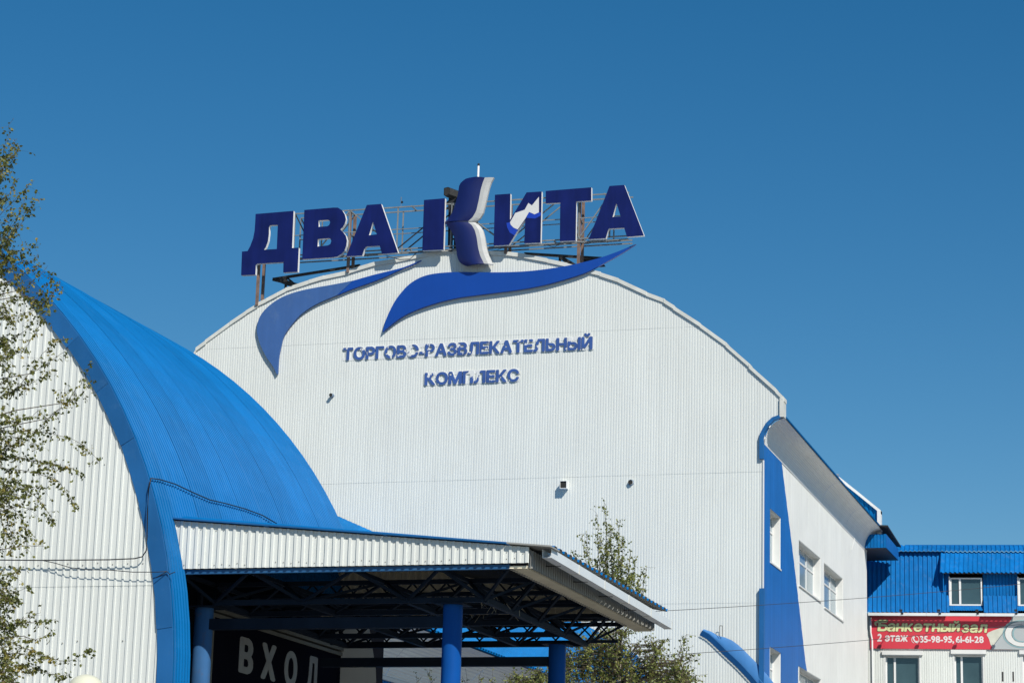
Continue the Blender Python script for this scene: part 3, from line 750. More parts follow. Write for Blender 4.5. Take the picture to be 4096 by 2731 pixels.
# arched trim, one bent segment per length
th = 0.0; segs = []
while th < radians(180):
    d = radians(random.uniform(5.4, 7.2)); segs.append((th, min(th + d, pi))); th += d
for a, b in segs:
    if b > radians(150): continue
    off = random.uniform(-.012, .012); tl = random.uniform(-.006, .006)
    n = 2; R0 = RV - .27; ring = []
    front = [(vt(a + (b - a) * k / n, RV + .015), vt(a + (b - a) * k / n, R0 + random.uniform(-.012, .012))) for k in range(n + 1)]
    mb = MB()
    fo_ = [[(p[0], YG - .03 + off * .5, p[1]) for p, q in front], [(q[0], YG + .012 + off * .6 + tl, q[1]) for p, q in front], [(q[0], YG + .055, q[1]) for p, q in front]]
    mb.grid(fo_)
    mb.grid([[(p[0], YG + .10, p[1] + 0) for p, q in front], fo_[0]])
    mb.build("arch_trim", BLUE_TRIM, pav)
mb = MB(); mb.box(CX + RV - .27, CX + RV + .015, YG - .02, YG + .04, 0, CZ - .004); mb.build("arch_trim", BLUE_TRIM, pav)
# barrel roof: sheets bent over the arch
y = YG; k = 0
while y < YG + LV - .05:
    y1 = min(y + (.62 if k == 0 else 1.02), YG + LV)
    ro = RV - .002 * (k % 2) + random.uniform(-.004, .004)
    th0 = 0.0 if k == 0 else math.asin((7.35 - CZ) / RV)
    mb = ribbed(lambda a, v, off: (CX + (ro + off) * cos(v), a, CZ + (ro + off) * sin(v)), y + .004, y1, cst(th0), cst(radians(112)), .102, .020, ((0, 1), (.42, 1), (.55, 0), (.87, 0)), phase=YG, nv=34)
    if k == 0:
        ribbed(lambda a, v, off: (CX + ro + off, a, v), y + .004, y1, cst(0), cst(CZ), .102, .020, ((0, 1), (.42, 1), (.55, 0), (.87, 0)), phase=YG, mb=mb)
    mb.build("roof_sheet", ROOFBLUE, pav)
    y = y1; k += 1
MB().grid([[(x, YG + LV - .02, z) for x, z in [vt(radians(t), RV - .03) for t in range(0, 113, 8)]], [(x, YG + LV - .02, 5.0) for x, z in [vt(radians(t), RV - .03) for t in range(0, 113, 8)]]]).build("rear_wall", WHITE_G, pav)
# ------------------------------------------------------------------ entrance canopy
can = thing("entrance_canopy", "flat entrance canopy with white ribbed fascia, dark steel space frame and blue columns", "canopy", (-13.5, 38, 0))
def rz(x, y=34.6): return 7.19 - (.0905 + .0135 * (y - 34.6)) * (x + 10.3)
YC, YK = 34.6, 42.0
FP = ((0, 1), (.32, 1), (.36, 0), (.975, 0))
x = -16.62
while x < -10.56:
    x1 = min(x + PITCH_G * 8, -10.54); yo = YC - random.uniform(0, .004)
    ribbed(lambda a, v, off: (a, yo - off, v), x, x1, cst(6.935), lambda a: rz(a) - .035, PITCH_G, .020, FP, phase=-16.62).build("fascia_sheet", WHITE_G, can)
    x = x1
mb = MB()
x = -16.62 + PITCH_G * .7
while x < -10.6:
    for z in (7.0, rz(x) - .13):
        if random.random() < .62:
            zz = z + random.uniform(-.02, .02); mb.tube([(x, YC, zz), (x, YC - .010, zz)], .009, 6)
    x += PITCH_G
mb.build("screws", SIDE_G, can, stuff=True)
for a, b in ((-16.62, -14.9), (-14.88, -12.9), (-12.88, -10.9), (-10.88, -10.18)):
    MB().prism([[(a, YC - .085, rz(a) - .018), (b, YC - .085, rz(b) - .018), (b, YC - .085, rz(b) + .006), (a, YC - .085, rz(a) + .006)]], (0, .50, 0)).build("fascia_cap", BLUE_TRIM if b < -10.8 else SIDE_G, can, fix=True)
y = YC + .30; k = 0
while y < 42.45:
    y1 = min(y + 1.04, 42.5)
    ribbed(lambda a, v, off: (v, a, rz(v, a) + .02 + off), y, y1, cst(-16.75), cst(-10.26), .285, .05, ((0, 1), (.42, 1), (.55, 0), (.87, 0)), phase=YC + .02 - .6 * .285).build("roof_sheet", ROOFBLUE, can)
    y = y1
y = YC + .30
while y < 42.45:
    y1 = min(y + 1.04, 42.5)
    ribbed(lambda a, v, off: (v, a, rz(v, a) + .012 + off), y + .002, y1 - .002, cst(-16.7), cst(-10.264), .285, .05, ((0, 1), (.42, 1), (.55, 0), (.87, 0)), phase=YC + .02 - .6 * .285).build("roof_underlay", SIDE_G, can)
    y = y1
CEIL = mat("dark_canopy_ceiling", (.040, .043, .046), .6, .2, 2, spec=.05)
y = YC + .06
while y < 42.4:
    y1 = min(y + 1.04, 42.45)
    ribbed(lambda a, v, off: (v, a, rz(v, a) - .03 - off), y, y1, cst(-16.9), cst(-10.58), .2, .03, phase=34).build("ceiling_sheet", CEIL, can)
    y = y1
# right side: fascia, soffit strip, gutter
y = YC + .01
while y < 42.5:
    y1 = min(y + PITCH_G * 8, 42.57)
    ribbed(lambda a, v, off: (-10.56 + off, a, v), y, y1, cst(6.87), cst(7.14), PITCH_G, .04, FP, phase=34.6).build("side_fascia_sheet", SIDE_G, can)  # shade below roof edge and gutter is put into this grey
    ribbed(lambda a, v, off: (v, a, 6.90 - off), y, y1, cst(-10.88), cst(-10.575), PITCH_G, .045, FP, phase=34.6).build("soffit_strip", BACKSHEET, can)
    y = y1
def gz(y): return 7.02 - .0141 * (y - 35.2)
y = 34.72
while y < 42.55:
    y1 = min(y + 1.58, 42.62); a, b = gz(y), gz(y1); mb = MB(); w = .13; dz = random.uniform(-.004, .004)
    for x0, x1_, lo, hi in ((-10.37, -10.36, 0, .13), (-10.23, -10.222, 0, .14)):
        mb.prism([[(x0, y + .006, a + lo + dz), (x0, y1 - .006, b + lo + dz), (x0, y1 - .006, b + hi + dz), (x0, y + .006, a + hi + dz)]], (x1_ - x0, 0, 0))
    mb.prism([[(-10.358, y + .006, a + dz), (-10.358, y1 - .006, b + dz), (-10.358, y1 - .006, b + .008 + dz), (-10.358, y + .006, a + .008 + dz)]], (.126, 0, 0))
    o = mb.build("gutter_length", GUTTER, can, fix=True)
    MB().box(-10.376, -10.215, y1 - .016, y1 + .016, gz(y1) - .006, gz(y1) + .145).build("gutter_joint", TRIM_W, o)
    MB().beam((-10.56, (y + y1) / 2, gz(y) - .01), (-10.30, (y + y1) / 2, gz(y) - .01), .03, .012).build("gutter_bracket", STEEL_D, o)
    y = y1
# back fascia, its inner face seen from below
x = -16.9
while x < -10.62:
    x1 = min(x + PITCH_G * 8, -10.6)
    ribbed(lambda a, v, off: (a, YK - off, v), x, x1, cst(6.98), lambda a: rz(a, YK) - .062, PITCH_G, .032, FP, phase=-16.62).build("back_fascia_sheet", BACKSHEET, can)
    x = x1
# space frame
TX = [-16.39, -15.16, -13.41, -11.99, -10.86]; TY = [34.67, 36.1, 37.55, 39.05, 40.5, 41.7]
BX = [-16.08, -14.55, -12.78, -11.5]; BY = [35.44, 36.81, 38.31, 39.93, 41.38]
ZT, ZB = 6.89, 6.50
def cb(p, q, w, m, n): MB().beam(p, q, w, w).build(n, m, can)
for j, y in enumerate(TY):
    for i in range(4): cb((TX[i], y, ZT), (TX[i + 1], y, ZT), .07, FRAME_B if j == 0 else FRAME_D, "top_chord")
for x in TX:
    for j in range(5): cb((x, TY[j], ZT - .002), (x, TY[j + 1], ZT - .002), .06, FRAME_D, "top_chord")
for j, y in enumerate(BY):
    for i in range(3): cb((BX[i], y, ZB), (BX[i + 1], y, ZB), .085, FRAME_D, "bottom_chord")
for x in BX:
    for j in range(4): cb((x, BY[j], ZB - .002), (x, BY[j + 1], ZB - .002), .085, FRAME_D, "bottom_chord")
for i, x in enumerate(BX):
    for j, y in enumerate(BY):
        for a in (i, i + 1):
            for b in (j, j + 1):
                cb((x, y, ZB), (TX[a], TY[b], ZT), .042, FRAME_D, "frame_diagonal")
# lattice girders under the frame and plain beams between the columns
for y, z0, z1, st_ in ((38.9, 6.93, 7.30, .31), (41.5, 6.56, 6.97, .36)):
    k = 0
    while -16.45 + k * st_ < -11.2:
        xa = -16.45 + k * st_
        cb((xa, y, z0), (xa + st_ * 1.15, y, z1), .026, FRAME_D, "lattice_bar"); cb((xa + st_ * 1.15, y + .03, z0), (xa, y + .03, z1), .026, FRAME_D, "lattice_bar"); k += 1
    for z in (z0, z1): cb((-16.45, y + .015, z), (-10.95, y + .015, z), .05, FRAME_D, "lattice_rail")
MB().box(-16.2, -12.2, 35.52, 35.68, 6.09, 6.26).build("column_beam", FRAME_D, can)
MB().box(-16.4, -11.95, 40.92, 41.08, 6.07, 6.23).build("column_beam", FRAME_D, can)
for x, y, m in ((-16.33, 35.6, COLUMN_W), (-12.07, 35.6, COLUMN), (-11.92, 41.0, COLUMN)):
    c = MB().tube([(x, y, 0), (x, y, 6.44)], .155, 24, cap=False).build("column", m, can, smooth=True)
    MB().box(x - .24, x + .24, y - .24, y + .24, 6.44, 6.458).build("cap_plate", FRAME_D, c)
    MB().box(x - .26, x + .26, y - .26, y + .26, .004, .03).build("base_plate", FRAME_D, c)
# scraps of nest on the chords
mb = MB(); rn = random.Random(3)
for k in range(46):
    c = Vector((rn.choice((-11.5, -12.2, -11.7)) + rn.uniform(-.15, .15), rn.uniform(35.6, 37.4), 6.56 + rn.uniform(-.06, .04)))
    mb.tube([c, c + Vector((rn.uniform(-.12, .12), rn.uniform(-.08, .08), rn.uniform(-.14, .04)))], .004, 3)
tag(mb.build("bird_nest_scraps", mat("dry_straw", (.32, .29, .22), .9, .2)), "wisps of dry straw caught on the canopy's lower frame", "straw")["kind"] = "stuff"
for (a, b, lab) in ((1937, 2407, "pale scrap lodged at the front corner of the canopy's lower frame"), (1990, 2431, "pale scrap on the canopy frame further in from the front corner")):
    c = onZ(a, b, 6.55)
    tag(MB().box(c.x - .06, c.x + .06, c.y - .05, c.y + .05, 6.545, 6.60).build("foam_scrap", PLATE), lab, "scrap", "pale scraps on the canopy frame")
# dark vestibule wall with the entrance sign
ves = thing("vestibule_wall", "dark glazed vestibule wall under the canopy behind the entrance sign", "wall", (-17.1, 39, 0))
MB().box(-17.3, -17.06, 34.75, 46.0, 0, 7.5).build("wall_slab", DARKW, ves)
MB().box(-17.9, -17.32, 34.70, 34.9, 0, 7.4).build("end_slab", DARKW, ves)
for y in (36.9, 43.6): MB().box(-17.05, -16.98, y - .05, y + .05, 0, 6.9).build("mullion", FRAME_D, ves)
es = thing("entrance_sign", "dark framed board with grey letters ВХОД hanging under the canopy", "sign", (-16.95, 40, 4.8))
XS = -16.92
H_ = lambda p: crop(700, 2400, 2.94, p)
tl, bl = onX(853, 2500, XS), onX(834, 2731, XS); tr = onX(1367, 2607, XS)
ya, yb, ztop = (tl.y + bl.y) / 2, tr.y, tr.z
zt_ = 6.55
MB().box(XS - .06, XS - .004, ya, yb, 4.4, zt_).build("sign_board", SIGNBD, es)
for a, b, c, d in ((ya - .04, ya + .02, 4.4, zt_ + .04), (yb - .02, yb + .05, 4.4, zt_ + .04)):
    MB().box(XS - .07, XS + .03, a, b, c, d).build("sign_frame", SIGNFR, es)
MB().box(XS - .07, XS + .03, ya + .021, yb - .021, zt_ - .02, zt_ + .04).build("sign_frame", SIGNFR, es)
MB().box(XS - .07, XS + .05, ya, yb, zt_ + .075, zt_ + .15).build("lamp_strip", SIGNFR, es)
for ch, (l, r, t, b) in {"В": (752, 918, 442, 865), "Х": (1012, 1185, 512, 938), "О": (1284, 1433, 596, 1010), "Д": (1545, 1681, 657, 1085)}.items():
    y0 = onX(*H_([(l, (t + b) / 2)])[0], XS).y; y1 = onX(*H_([(r, (t + b) / 2)])[0], XS).y
    zt2 = onX(*H_([((l + r) / 2, t)])[0], XS).z; zb2 = onX(*H_([((l + r) / 2, b)])[0], XS).z
    zb2 = min(zb2, zt2 - .5)
    m, gx, gy = raster(ch); mm = dilate(m, 7, 4); yy, xx = np.where(mm); x0, x1, q0, q1 = xx.min(), xx.max(), yy.min(), yy.max()
    zlow = zb2 - (.09 if ch == "Д" else 0)
    tf = lambda u, v: Vector((XS + .006, y0 + (y1 - y0) * (u - x0) / (x1 - x0), zlow + (zt2 - zlow) * (v - q0) / (q1 - q0)))
    glyph_solid(mm, tf, (-.008, 0, 0)).build("letter", SIGNLT, es, fix=True)
# cables over the pavilion gable and roof
def cable(pts, r, label, m=CABLE):
    return tag(MB().tube(pts, r, 6).build("cable", m, smooth=True), label, "cable")
K4 = lambda p: [onY(x, y, YG - .06) for x, y in crop(0, 1750, 1.599, p)]
cable(K4([(965,262),(950,330),(943,480),(940,640),(936,720),(910,760),(860,772),(700,779),(500,781),(250,783),(0,781),(-120,783)]), .010, "black cable dropping along the blue arch then running level across the white gable")
cable(K4([(272,784),(350,800),(450,830),(560,842),(700,845),(850,858),(1000,858),(1068,854)]), .007, "thin sagging cable from the white gable to the blue arch edge")
cable(K4([(1000,893),(1030,876),(1068,854),(1085,872),(1108,862),(1120,858)]), .007, "short twisted cable end tied at the blue arch edge above the canopy opening")
def on_vault(x, y, R):
    d = ray(x, y); a = d.x ** 2 + d.z ** 2; b = 2 * (d.x * (CAM.x - CX) + d.z * (CAM.z - CZ)); c = (CAM.x - CX) ** 2 + (CAM.z - CZ) ** 2 - R * R
    t = (-b - sqrt(max(0, b * b - 4 * a * c))) / (2 * a); return CAM + d * t
cp = [on_vault(x, y, RV + .05) for x, y in ((603,1912),(640,1917),(700,1935),(770,1968),(839,1998),(900,2012),(980,2034),(1050,2060),(1107,2093))]
cable(cp, .010, "black cable stretched over the ribs of the blue barrel roof")
# ------------------------------------------------------------------ low annex seen under the canopy
ann = thing("annex_building", "low annex seen beneath the canopy, grey coved soffit over blue ribbed wall", "building", (-24, 51, 0))
cva = [(-17.0, 7.63), (-17.25, 7.60), (-17.55, 7.50), (-17.8, 7.34), (-18.0, 7.12), (-18.12, 6.92), (-18.2, 6.76)]
fa = []
for (x0, z0), (x1, z1) in zip(cva, cva[1:]):
    for k in range(6): fa.append((x0 + (x1 - x0) * k / 6, z0 + (z1 - z0) * k / 6, k % 2))
fa.append((*cva[-1], 0))
for a, b in ((44, 49.2), (49.2, 54.4), (54.4, 58.4)):
    MB().grid([[(x + .014 * k, y, z - .008 * k) for x, z, k in fa] for y in (a + .005, b - .005)]).build("soffit_sheet", SOFFIT, ann)
    ribbed(lambda u, v, off: (-16.95 - v * 11, u, 7.66 + off + v * 1.2), a, b, cst(0), cst(1), .2, .05).build("roof_sheet", ROOFBLUE, ann)
    ribbed(lambda u, v, off: (-18.24 + off, u, v), a, b, cst(0), cst(6.7), .16, .03).build("wall_sheet", BLUE_R2, ann)
MB().box(-18.24, -18.16, 44, 58.4, 6.68, 6.76).build("wall_cap", PVC, ann)
ribbed(lambda u, v, off: (u, 58.38 + off, v), -28, -18.2, cst(0), lambda u: 7.6, .2, .03).build("end_wall_sheet", BACKSHEET, ann)
# blue lean-to roof against the foot of the facade
poly = [(-37.5, 18.05), (-36.38, 17.88), (-35.76, 17.61), (-34.86, 17.23), (-32.5, 16.2), (-30, 15.2), (-26, 13.5), (-23.4, 12.0), (-22.9, 11.0)]
lt = thing("blue_side_roof", "blue curved side roof against the hall facade, mostly hidden behind the canopy", "roof", (-30, 85, 0))
u = -37.5
while u < -22.95:
    u1 = min(u + 1.1, -22.9)
    ribbed(lambda a, v, off: (a + (1 - v) * 1.2, 91.9 - (1 - v) * 15, interp(poly, a) - (1 - v) * 7.5 + off), u, u1, cst(0), cst(1), .22, .012).build("roof_sheet", ROOFBLUE, lt)
    u = u1
# ------------------------------------------------------------------ office wing on the right
PHI = radians(7.0)
_q = onY(3474, 2480, 121.2)
P0 = Vector((_q.x, 121.2, 0)); EX = Vector((cos(PHI), sin(PHI), 0)); EY = Vector((-sin(PHI), cos(PHI), 0))
def RB(u, d, z): return P0 + EX * u + EY * d + Vector((0, 0, z))
def rb(x, y, d=0.0):
    fx, fy = 3300 + x / 2.0075, 1950 + y / 2.0075
    p = onP(fx, fy, P0 + EY * d, EY); return (p - P0).dot(EX), p.z
def rbox(mb, u0, u1, d0, d1, z0, z1):
    c = [RB(u, d, z) for z in (z0, z1) for (u, d) in ((u0, d0), (u1, d0), (u1, d1), (u0, d1))]
    mb.add(c, [(0, 3, 2, 1), (4, 5, 6, 7), (0, 1, 5, 4), (1, 2, 6, 5), (2, 3, 7, 6), (3, 0, 4, 7)]); return mb
off = thing("office_wing", "white ribbed office wing with blue mansard roof and dormer windows", "building", RB(6, 3, 0))
UEND = 17.0
ze = rb(600, 1000, -.38)[1]; zt_r = rb(700, 512, 1.15)[1]
ub = [(0.0, rb(945, 600, .3)[0])]
MP = ((0, 1), (.34, 1), (.50, 0), (.90, 0))
def mans(u, v, o): return RB(u, -.40 + 1.55 * v - o * .95, ze + (zt_r - ze) * v + o * .35)
ud = rb(945, 600, .3)[0]; uw = [rb(1000, 830, .1)[0], rb(1268, 830, .1)[0], rb(1548, 830, .1)[0], rb(1810, 830, .1)[0]]
u = -.3
while u < ud + .12:
    u1 = min(u + 1.1, ud + .12)
    ribbed(mans, u, u1, cst(0), cst(1), .23, .06, MP).build("mansard_sheet", BLUE_R2, off); u = u1
vlow = (rb(1400, 866, -.05)[1] - ze) / (zt_r - ze)
for a, b in ((ud + .125, uw[0] - .02), (uw[1] + .02, uw[2] - .04), (uw[3] + .04, UEND)):
    ribbed(mans, a, b, cst(0), cst(vlow), .23, .05, MP).build("mansard_sheet", BLUE_R2, off)
# dormer
zdo = rb(1200, 685, -.30)[1]; zdi = rb(1200, 520, 1.0)[1]
u = rb(930, 600, .3)[0]
while u < UEND:
    u1 = min(u + 1.17, UEND)
    ribbed(lambda a, v, o: RB(a + (1 - v) * -.06, -.34 + 1.3 * v, zdo + (zdi - zdo) * v + o), u, u1, cst(0), cst(1), .23, .05, MP).build("dormer_roof_sheet", BLUE_R2, off); u = u1
ribbed(lambda a, v, o: RB(a, .16 - o, v), ud + .05, uw[0], cst(ze), cst(zdo + .1), .16, .03).build("dormer_wall_sheet", BLUE_R2, off)
ribbed(lambda a, v, o: RB(a, .16 - o, v), uw[1], uw[2], cst(ze), cst(zdo + .1), .16, .03).build("dormer_wall_sheet", BLUE_R2, off)
MB().prism([[RB(ud, -.15, zdo), RB(ud, 1.1, zdi), RB(ud, 1.1, ze + .4), RB(ud, .1, ze + .2)]], EX * .05).build("dormer_cheek", BLUE_R2, off, fix=True)
rbox(MB(), ud, UEND, -.30, -.28, zdo - .03, zdo).build("dormer_eave_trim", STEEL_D, off)
# cap sheets along the ridge
zc0 = rb(800, 512, .85)[1]; zc1 = rb(800, 463, 2.0)[1]
u = rb(560, 500, 1)[0]
while u < UEND:
    u1 = min(u + 1.17, UEND)
    ribbed(lambda a, v, o: RB(a, .80 + 1.3 * v, zc0 + (zc1 - zc0) * v + o), u, u1, cst(0), cst(1), .23, .05, MP).build("ridge_sheet", BLUE_R2, off); u = u1
rbox(MB(), rb(640, 465, 2)[0], UEND, 2.12, 2.5, zc1 - .1, zc1 + .06).build("ridge_cap", BLUE_R2, off)
rbox(MB(), 0.02, UEND, 1.2, 9, 0, zt_r - .3).build("rear_block", DARKW, off)
# windows
def office_window(u0, u1, z0, z1, d, split, m=GLASS, hood=0.0):
    w = MB(); t = .07
    rbox(w, u0, u1, d, d + .12, z1 - t, z1); rbox(w, u0, u1, d, d + .12, z0, z0 + t)
    rbox(w, u0, u0 + t, d, d + .12, z0 + t, z1 - t); rbox(w, u1 - t, u1, d, d + .12, z0 + t, z1 - t)
    us = u0 + (u1 - u0) * split
    rbox(w, us - t * .75, us + t * .75, d - .004, d + .12, z0 + t, z1 - t)
    o = w.build("window", PVC, off)
    rbox(MB(), u0 + t, us - t * .75, d + .06, d + .075, z0 + t, z1 - t).build("pane", m, o)
    rbox(MB(), us + t * .75, u1 - t, d + .06, d + .075, z0 + t, z1 - t).build("pane", m, o)
    return o
zw1, zw0 = rb(1130, 722, .02)[1], rb(1130, 945, .02)[1]
for a, b in ((rb(1005, 830)[0], rb(1262, 830)[0]), (rb(1556, 830)[0], rb(1812, 830)[0])):
    o = office_window(a, b, zw0, zw1, .0, .31)
    ribbed(lambda q, v, o_: RB(q, -.30 + .32 * v, zw0 - .30 + .28 * v + o_), a - .12, b + .1, cst(0), cst(1), .12, .02).build("window_sill", BLUE_R2, o)
    rbox(MB(), a - .06, a - .002, -.05, .3, zw0, zw1 + .05).build("window_jamb", REVEAL, o)
LW = []
for (xa, xb, yt, sp) in ((478, 768, 1350, .27), (1032, 1278, 1342, .25), (1582, 1830, 1345, .25)):
    a = rb(xa, 1450)[0]; b = rb(xb, 1450)[0]; z1 = rb((xa + xb) / 2, yt)[1]; LW.append((a, b, z1 - 1.75, z1))
    o = office_window(a + .06, b - .06, z1 - 1.75, z1, .16, sp)
    w = MB(); rbox(w, a - .02, a + .058, -.03, .3, z1 - 1.8, z1); rbox(w, b - .058, b + .02, -.03, .3, z1 - 1.8, z1); rbox(w, a - .08, b + .08, -.10, .3, z1 + .002, z1 + .045); rbox(w, a - .12, b + .12, -.14, -.04, z1 + .05, z1 + .25)
    w.build("window_surround", REVEAL, o)
# ribbed wall
zbb = rb(900, 1292, 0)[1]
cu = sorted([-.3, UEND] + [q for w in LW for q in (w[0] - .02, w[1] + .02)])
for a, b in zip(cu, cu[1:]):
    hit = [w for w in LW if w[0] - .03 < a and w[1] + .03 > b]
    for z0, z1 in ([(0, ze)] if not hit else [(hit[0][3] + .25, ze), (0, hit[0][2])]):
        u = a
        while u < b - .01:
            u1 = min(u + 1.15, b)
            ribbed(lambda q, v, o_: RB(q, .0 - o_, v), u, u1, cst(z0), cst(z1), .115, .018).build("wall_sheet", WHITE_G, off); u = u1
for xa in (1420, 1505):
    a, z1 = rb(xa, 1475); b, z0 = rb(xa + 13, 1552)
    rbox(MB(), a, b, -.03, .02, z0, z1).build("slot", VENT_D, off)
# gutter
zg1, zg0 = rb(700, 1003, -.55)[1], rb(700, 1026, -.55)[1]
u = 0.0
while u < UEND:
    u1 = min(u + 2.9, UEND); rbox(MB(), u, u1 - .01, -.58, -.40, zg0, zg1).build("gutter_length", GUTTER, off); u = u1
MB().tube([RB(.10, -.18, zg0 - .05), RB(.10, -.1, zg0 - .8), RB(.18, -.08, zg0 - 1.2), RB(.2, -.08, 0.2)], .05, 8).build("downpipe", SOFFIT, off, smooth=True)
# banner
ban = thing("banner_sign", "red banquet hall banner with cream lettering, white phone line and a page curl", "banner", RB(5, -.1, 15))
DB = -.10
u0b, zb1 = rb(362, 1021, DB); u1b = rb(1330, 1150, DB)[0]; zb0 = rb(900, 1292, DB)[1]
ucur = rb(1500, 1100, DB)[0]
rbox(MB(), u0b, ucur, DB, DB + .06, zb0, zb1).build("red_panel", RED, ban)
rbox(MB(), ucur + .002, UEND, DB, DB + .06, zb0, zb1).build("grey_panel", BGREY, ban)
S3 = lambda pts, d: [RB(*(lambda q: (q[0], d, q[1]))(rb((3440 + x / 3.585 - 3300) * 2.0075, (2420 + y / 3.585 - 1950) * 2.0075, d))) for x, y in pts]
gp = S3([(1880,625),(1905,590),(2090,300),(2215,170),(2352,170),(2352,640)], DB - .004)
gp[4].z = gp[3].z = zb1 - .002; gp[0].z = gp[5].z = zb0 + .002
MB().prism([gp], EY * .003).build("grey_print", BGREY, ban, fix=True)
MB().prism([S3([(1815,420),(1835,390),(1900,360),(2080,300),(2105,262),(2160,240),(1895,595),(1872,560),(1850,480)], DB - .008)], EY * .003).build("page_curl", CURL, ban, fix=True)
FR = -EY
def btext(s, x0, x1, yb, cap, m, bold, lift, name="lettering", **k):
    a, b = S3([(x0, yb[0]), (x1, yb[1])], DB); a.z = b.z = (a.z + b.z) / 2
    return put_text(s, a, b, cap / 3.585 * 1.268 / 100, m, ban, name, bold=bold, lift=lift, front=FR, thick=.003, **k)
for s, x0, x1, yb, cap, sh in (("Б", 258, 388, (362, 362), 148, .1), ("анкетный", 392, 1418, (362, 376), 140, .12), ("зал", 1462, 1808, (380, 386), 140, .12)):
    btext(s, x0, x1, yb, cap, BROWN, 7, .008, "letter_outline", gap=.11, shear=sh); btext(s, x0, x1, yb, cap, CREAM, 4, .013, "letter", gap=.11, shear=sh)
MB().prism([S3(smooth2([(390,218),(330,214),(260,214),(215,232),(205,262),(222,288),(245,285),(232,258),(262,248),(330,250),(384,246)], 3), DB - .013)], EY * .002).build("flourish", CREAM, ban, fix=True)
btext("2 этаж", 248, 678, (510, 514), 106, WTEXT, 4, .010, "letter", gap=.10, shear=.1)
btext("35-98-95, 61-61-28", 862, 1768, (528, 532), 92, WTEXT, 4, .010, "letter", gap=.10, space=.16)
ring = MB()
cpx, cpy, r0, r1 = 793, 488, 48, 56
for a0, a1 in ((-1.35, 1.25), (1.9, 4.5)):
    pts = [(cpx + r1 * cos(t), cpy + r1 * sin(t)) for t in [a0 + (a1 - a0) * k / 14 for k in range(15)]] + [(cpx + r0 * cos(t), cpy + r0 * sin(t)) for t in [a1 + (a0 - a1) * k / 14 for k in range(15)]]
    ring.prism([S3(pts, DB - .010)], EY * .002)
ring.build("phone_ring", WTEXT, ban, fix=True)
MB().prism([S3([(755,440),(775,433),(788,458),(775,470),(785,495),(803,512),(818,503),(840,520),(828,540),(808,540),(780,520),(762,490),(752,462)], DB - .010)], EY * .002).build("phone_handset", WTEXT, ban, fix=True)
for m, bo_, li in ((TEALP, 7, .012), (BROWN, 3, .016), (PATCH_W, 2, .020)):
    a, b = S3([(2098, 575), (2540, 575)], DB); a.z = b.z = (a.z + b.z) / 2
    put_text("С", a, b, 330 / 3.585 * 1.268 / 100, m, ban, "large_letter", bold=bo_, lift=li, front=FR, thick=.003)
# floodlights on thin arms above and below the banner
for i, xg in enumerate((620, 922, 1226, 1535)):
    ug, zg = rb(xg, 1012, -.42)
    t = thing("banner_lamp", ["arm lamp clamped to the gutter above the cream letter н of the banner", "arm lamp clamped to the gutter above the banner between the words", "arm lamp on the gutter below the first dormer window", "arm lamp on the gutter above the page curl of the banner"][i], "lamp", RB(ug, -.58, zg), "arm lamps over the banner")
    MB().tube([RB(ug, -.56, zg), RB(ug - .05, -1.5, zg + .05)], .014, 5).build("arm", STEEL_D, t)
    rbox(MB(), ug - .12, ug + .03, -1.60, -1.49, zg - .02, zg + .08).build("lamp_head", BLACKP, t)
    rbox(MB(), ug - .05, ug + .06, -.62, -.582, zg - .03, zg + .05).build("clamp", BLACKP, t)
# blue box at the end of the hall eave
bx = thing("roof_end_box", "blue ribbed box with dark roof jutting out where hall eave meets office roof", "roof box", (-17.6, 117.6, 19))
K9 = lambda x, y, Y: onY(3420 + x / 5.6, 2050 + y / 5.6, Y)
c0 = K9(700, 780, 117.2); c1 = K9(690, 520, 117.2); xb1 = c0.x
cr = K9(885, 955, 118.6)
ribbed(lambda a, v, o: (a, 117.2 - o, v), XR + .02, xb1, cst(c0.z), cst(c1.z + .1), .16, .025).build("front_sheet", BLUE_R2, bx)
MB().prism([[(xb1, 117.19, c0.z), (xb1, 121.4, c0.z), (xb1, 121.4, c1.z), (xb1, 117.19, c1.z + .1)]], (-.04, .02, 0)).build("side_sheet", BLUE_P, bx, fix=True)
MB().prism([[(XR + .02, 117.22, c0.z), (xb1 - .02, 117.22, c0.z), (xb1 - .02, 121.4, c0.z), (XR - .6, 121.4, c0.z)]], (0, 0, .03)).build("bottom_plate", STEEL_D, bx, fix=True)
MB().prism([[(-17.75, 116.9, c1.z + .45), (-17.2, 116.9, c1.z + .42), (xb1 + .12, 121.5, c1.z + .10), (XR - .1, 121.5, c1.z + .3)]], (0, 0, .07)).build("roof_plate", STEEL_D, bx, fix=True)
# thin wires on the side wall
cable([onX(x, y, XR + .03) for x, y in crop(2950, 1550, 2.412, [(1182,1180),(1165,1290),(1140,1420),(1100,1568)])], .010, "thin grey wire hanging from the soffit down the white side wall", SOFFIT)
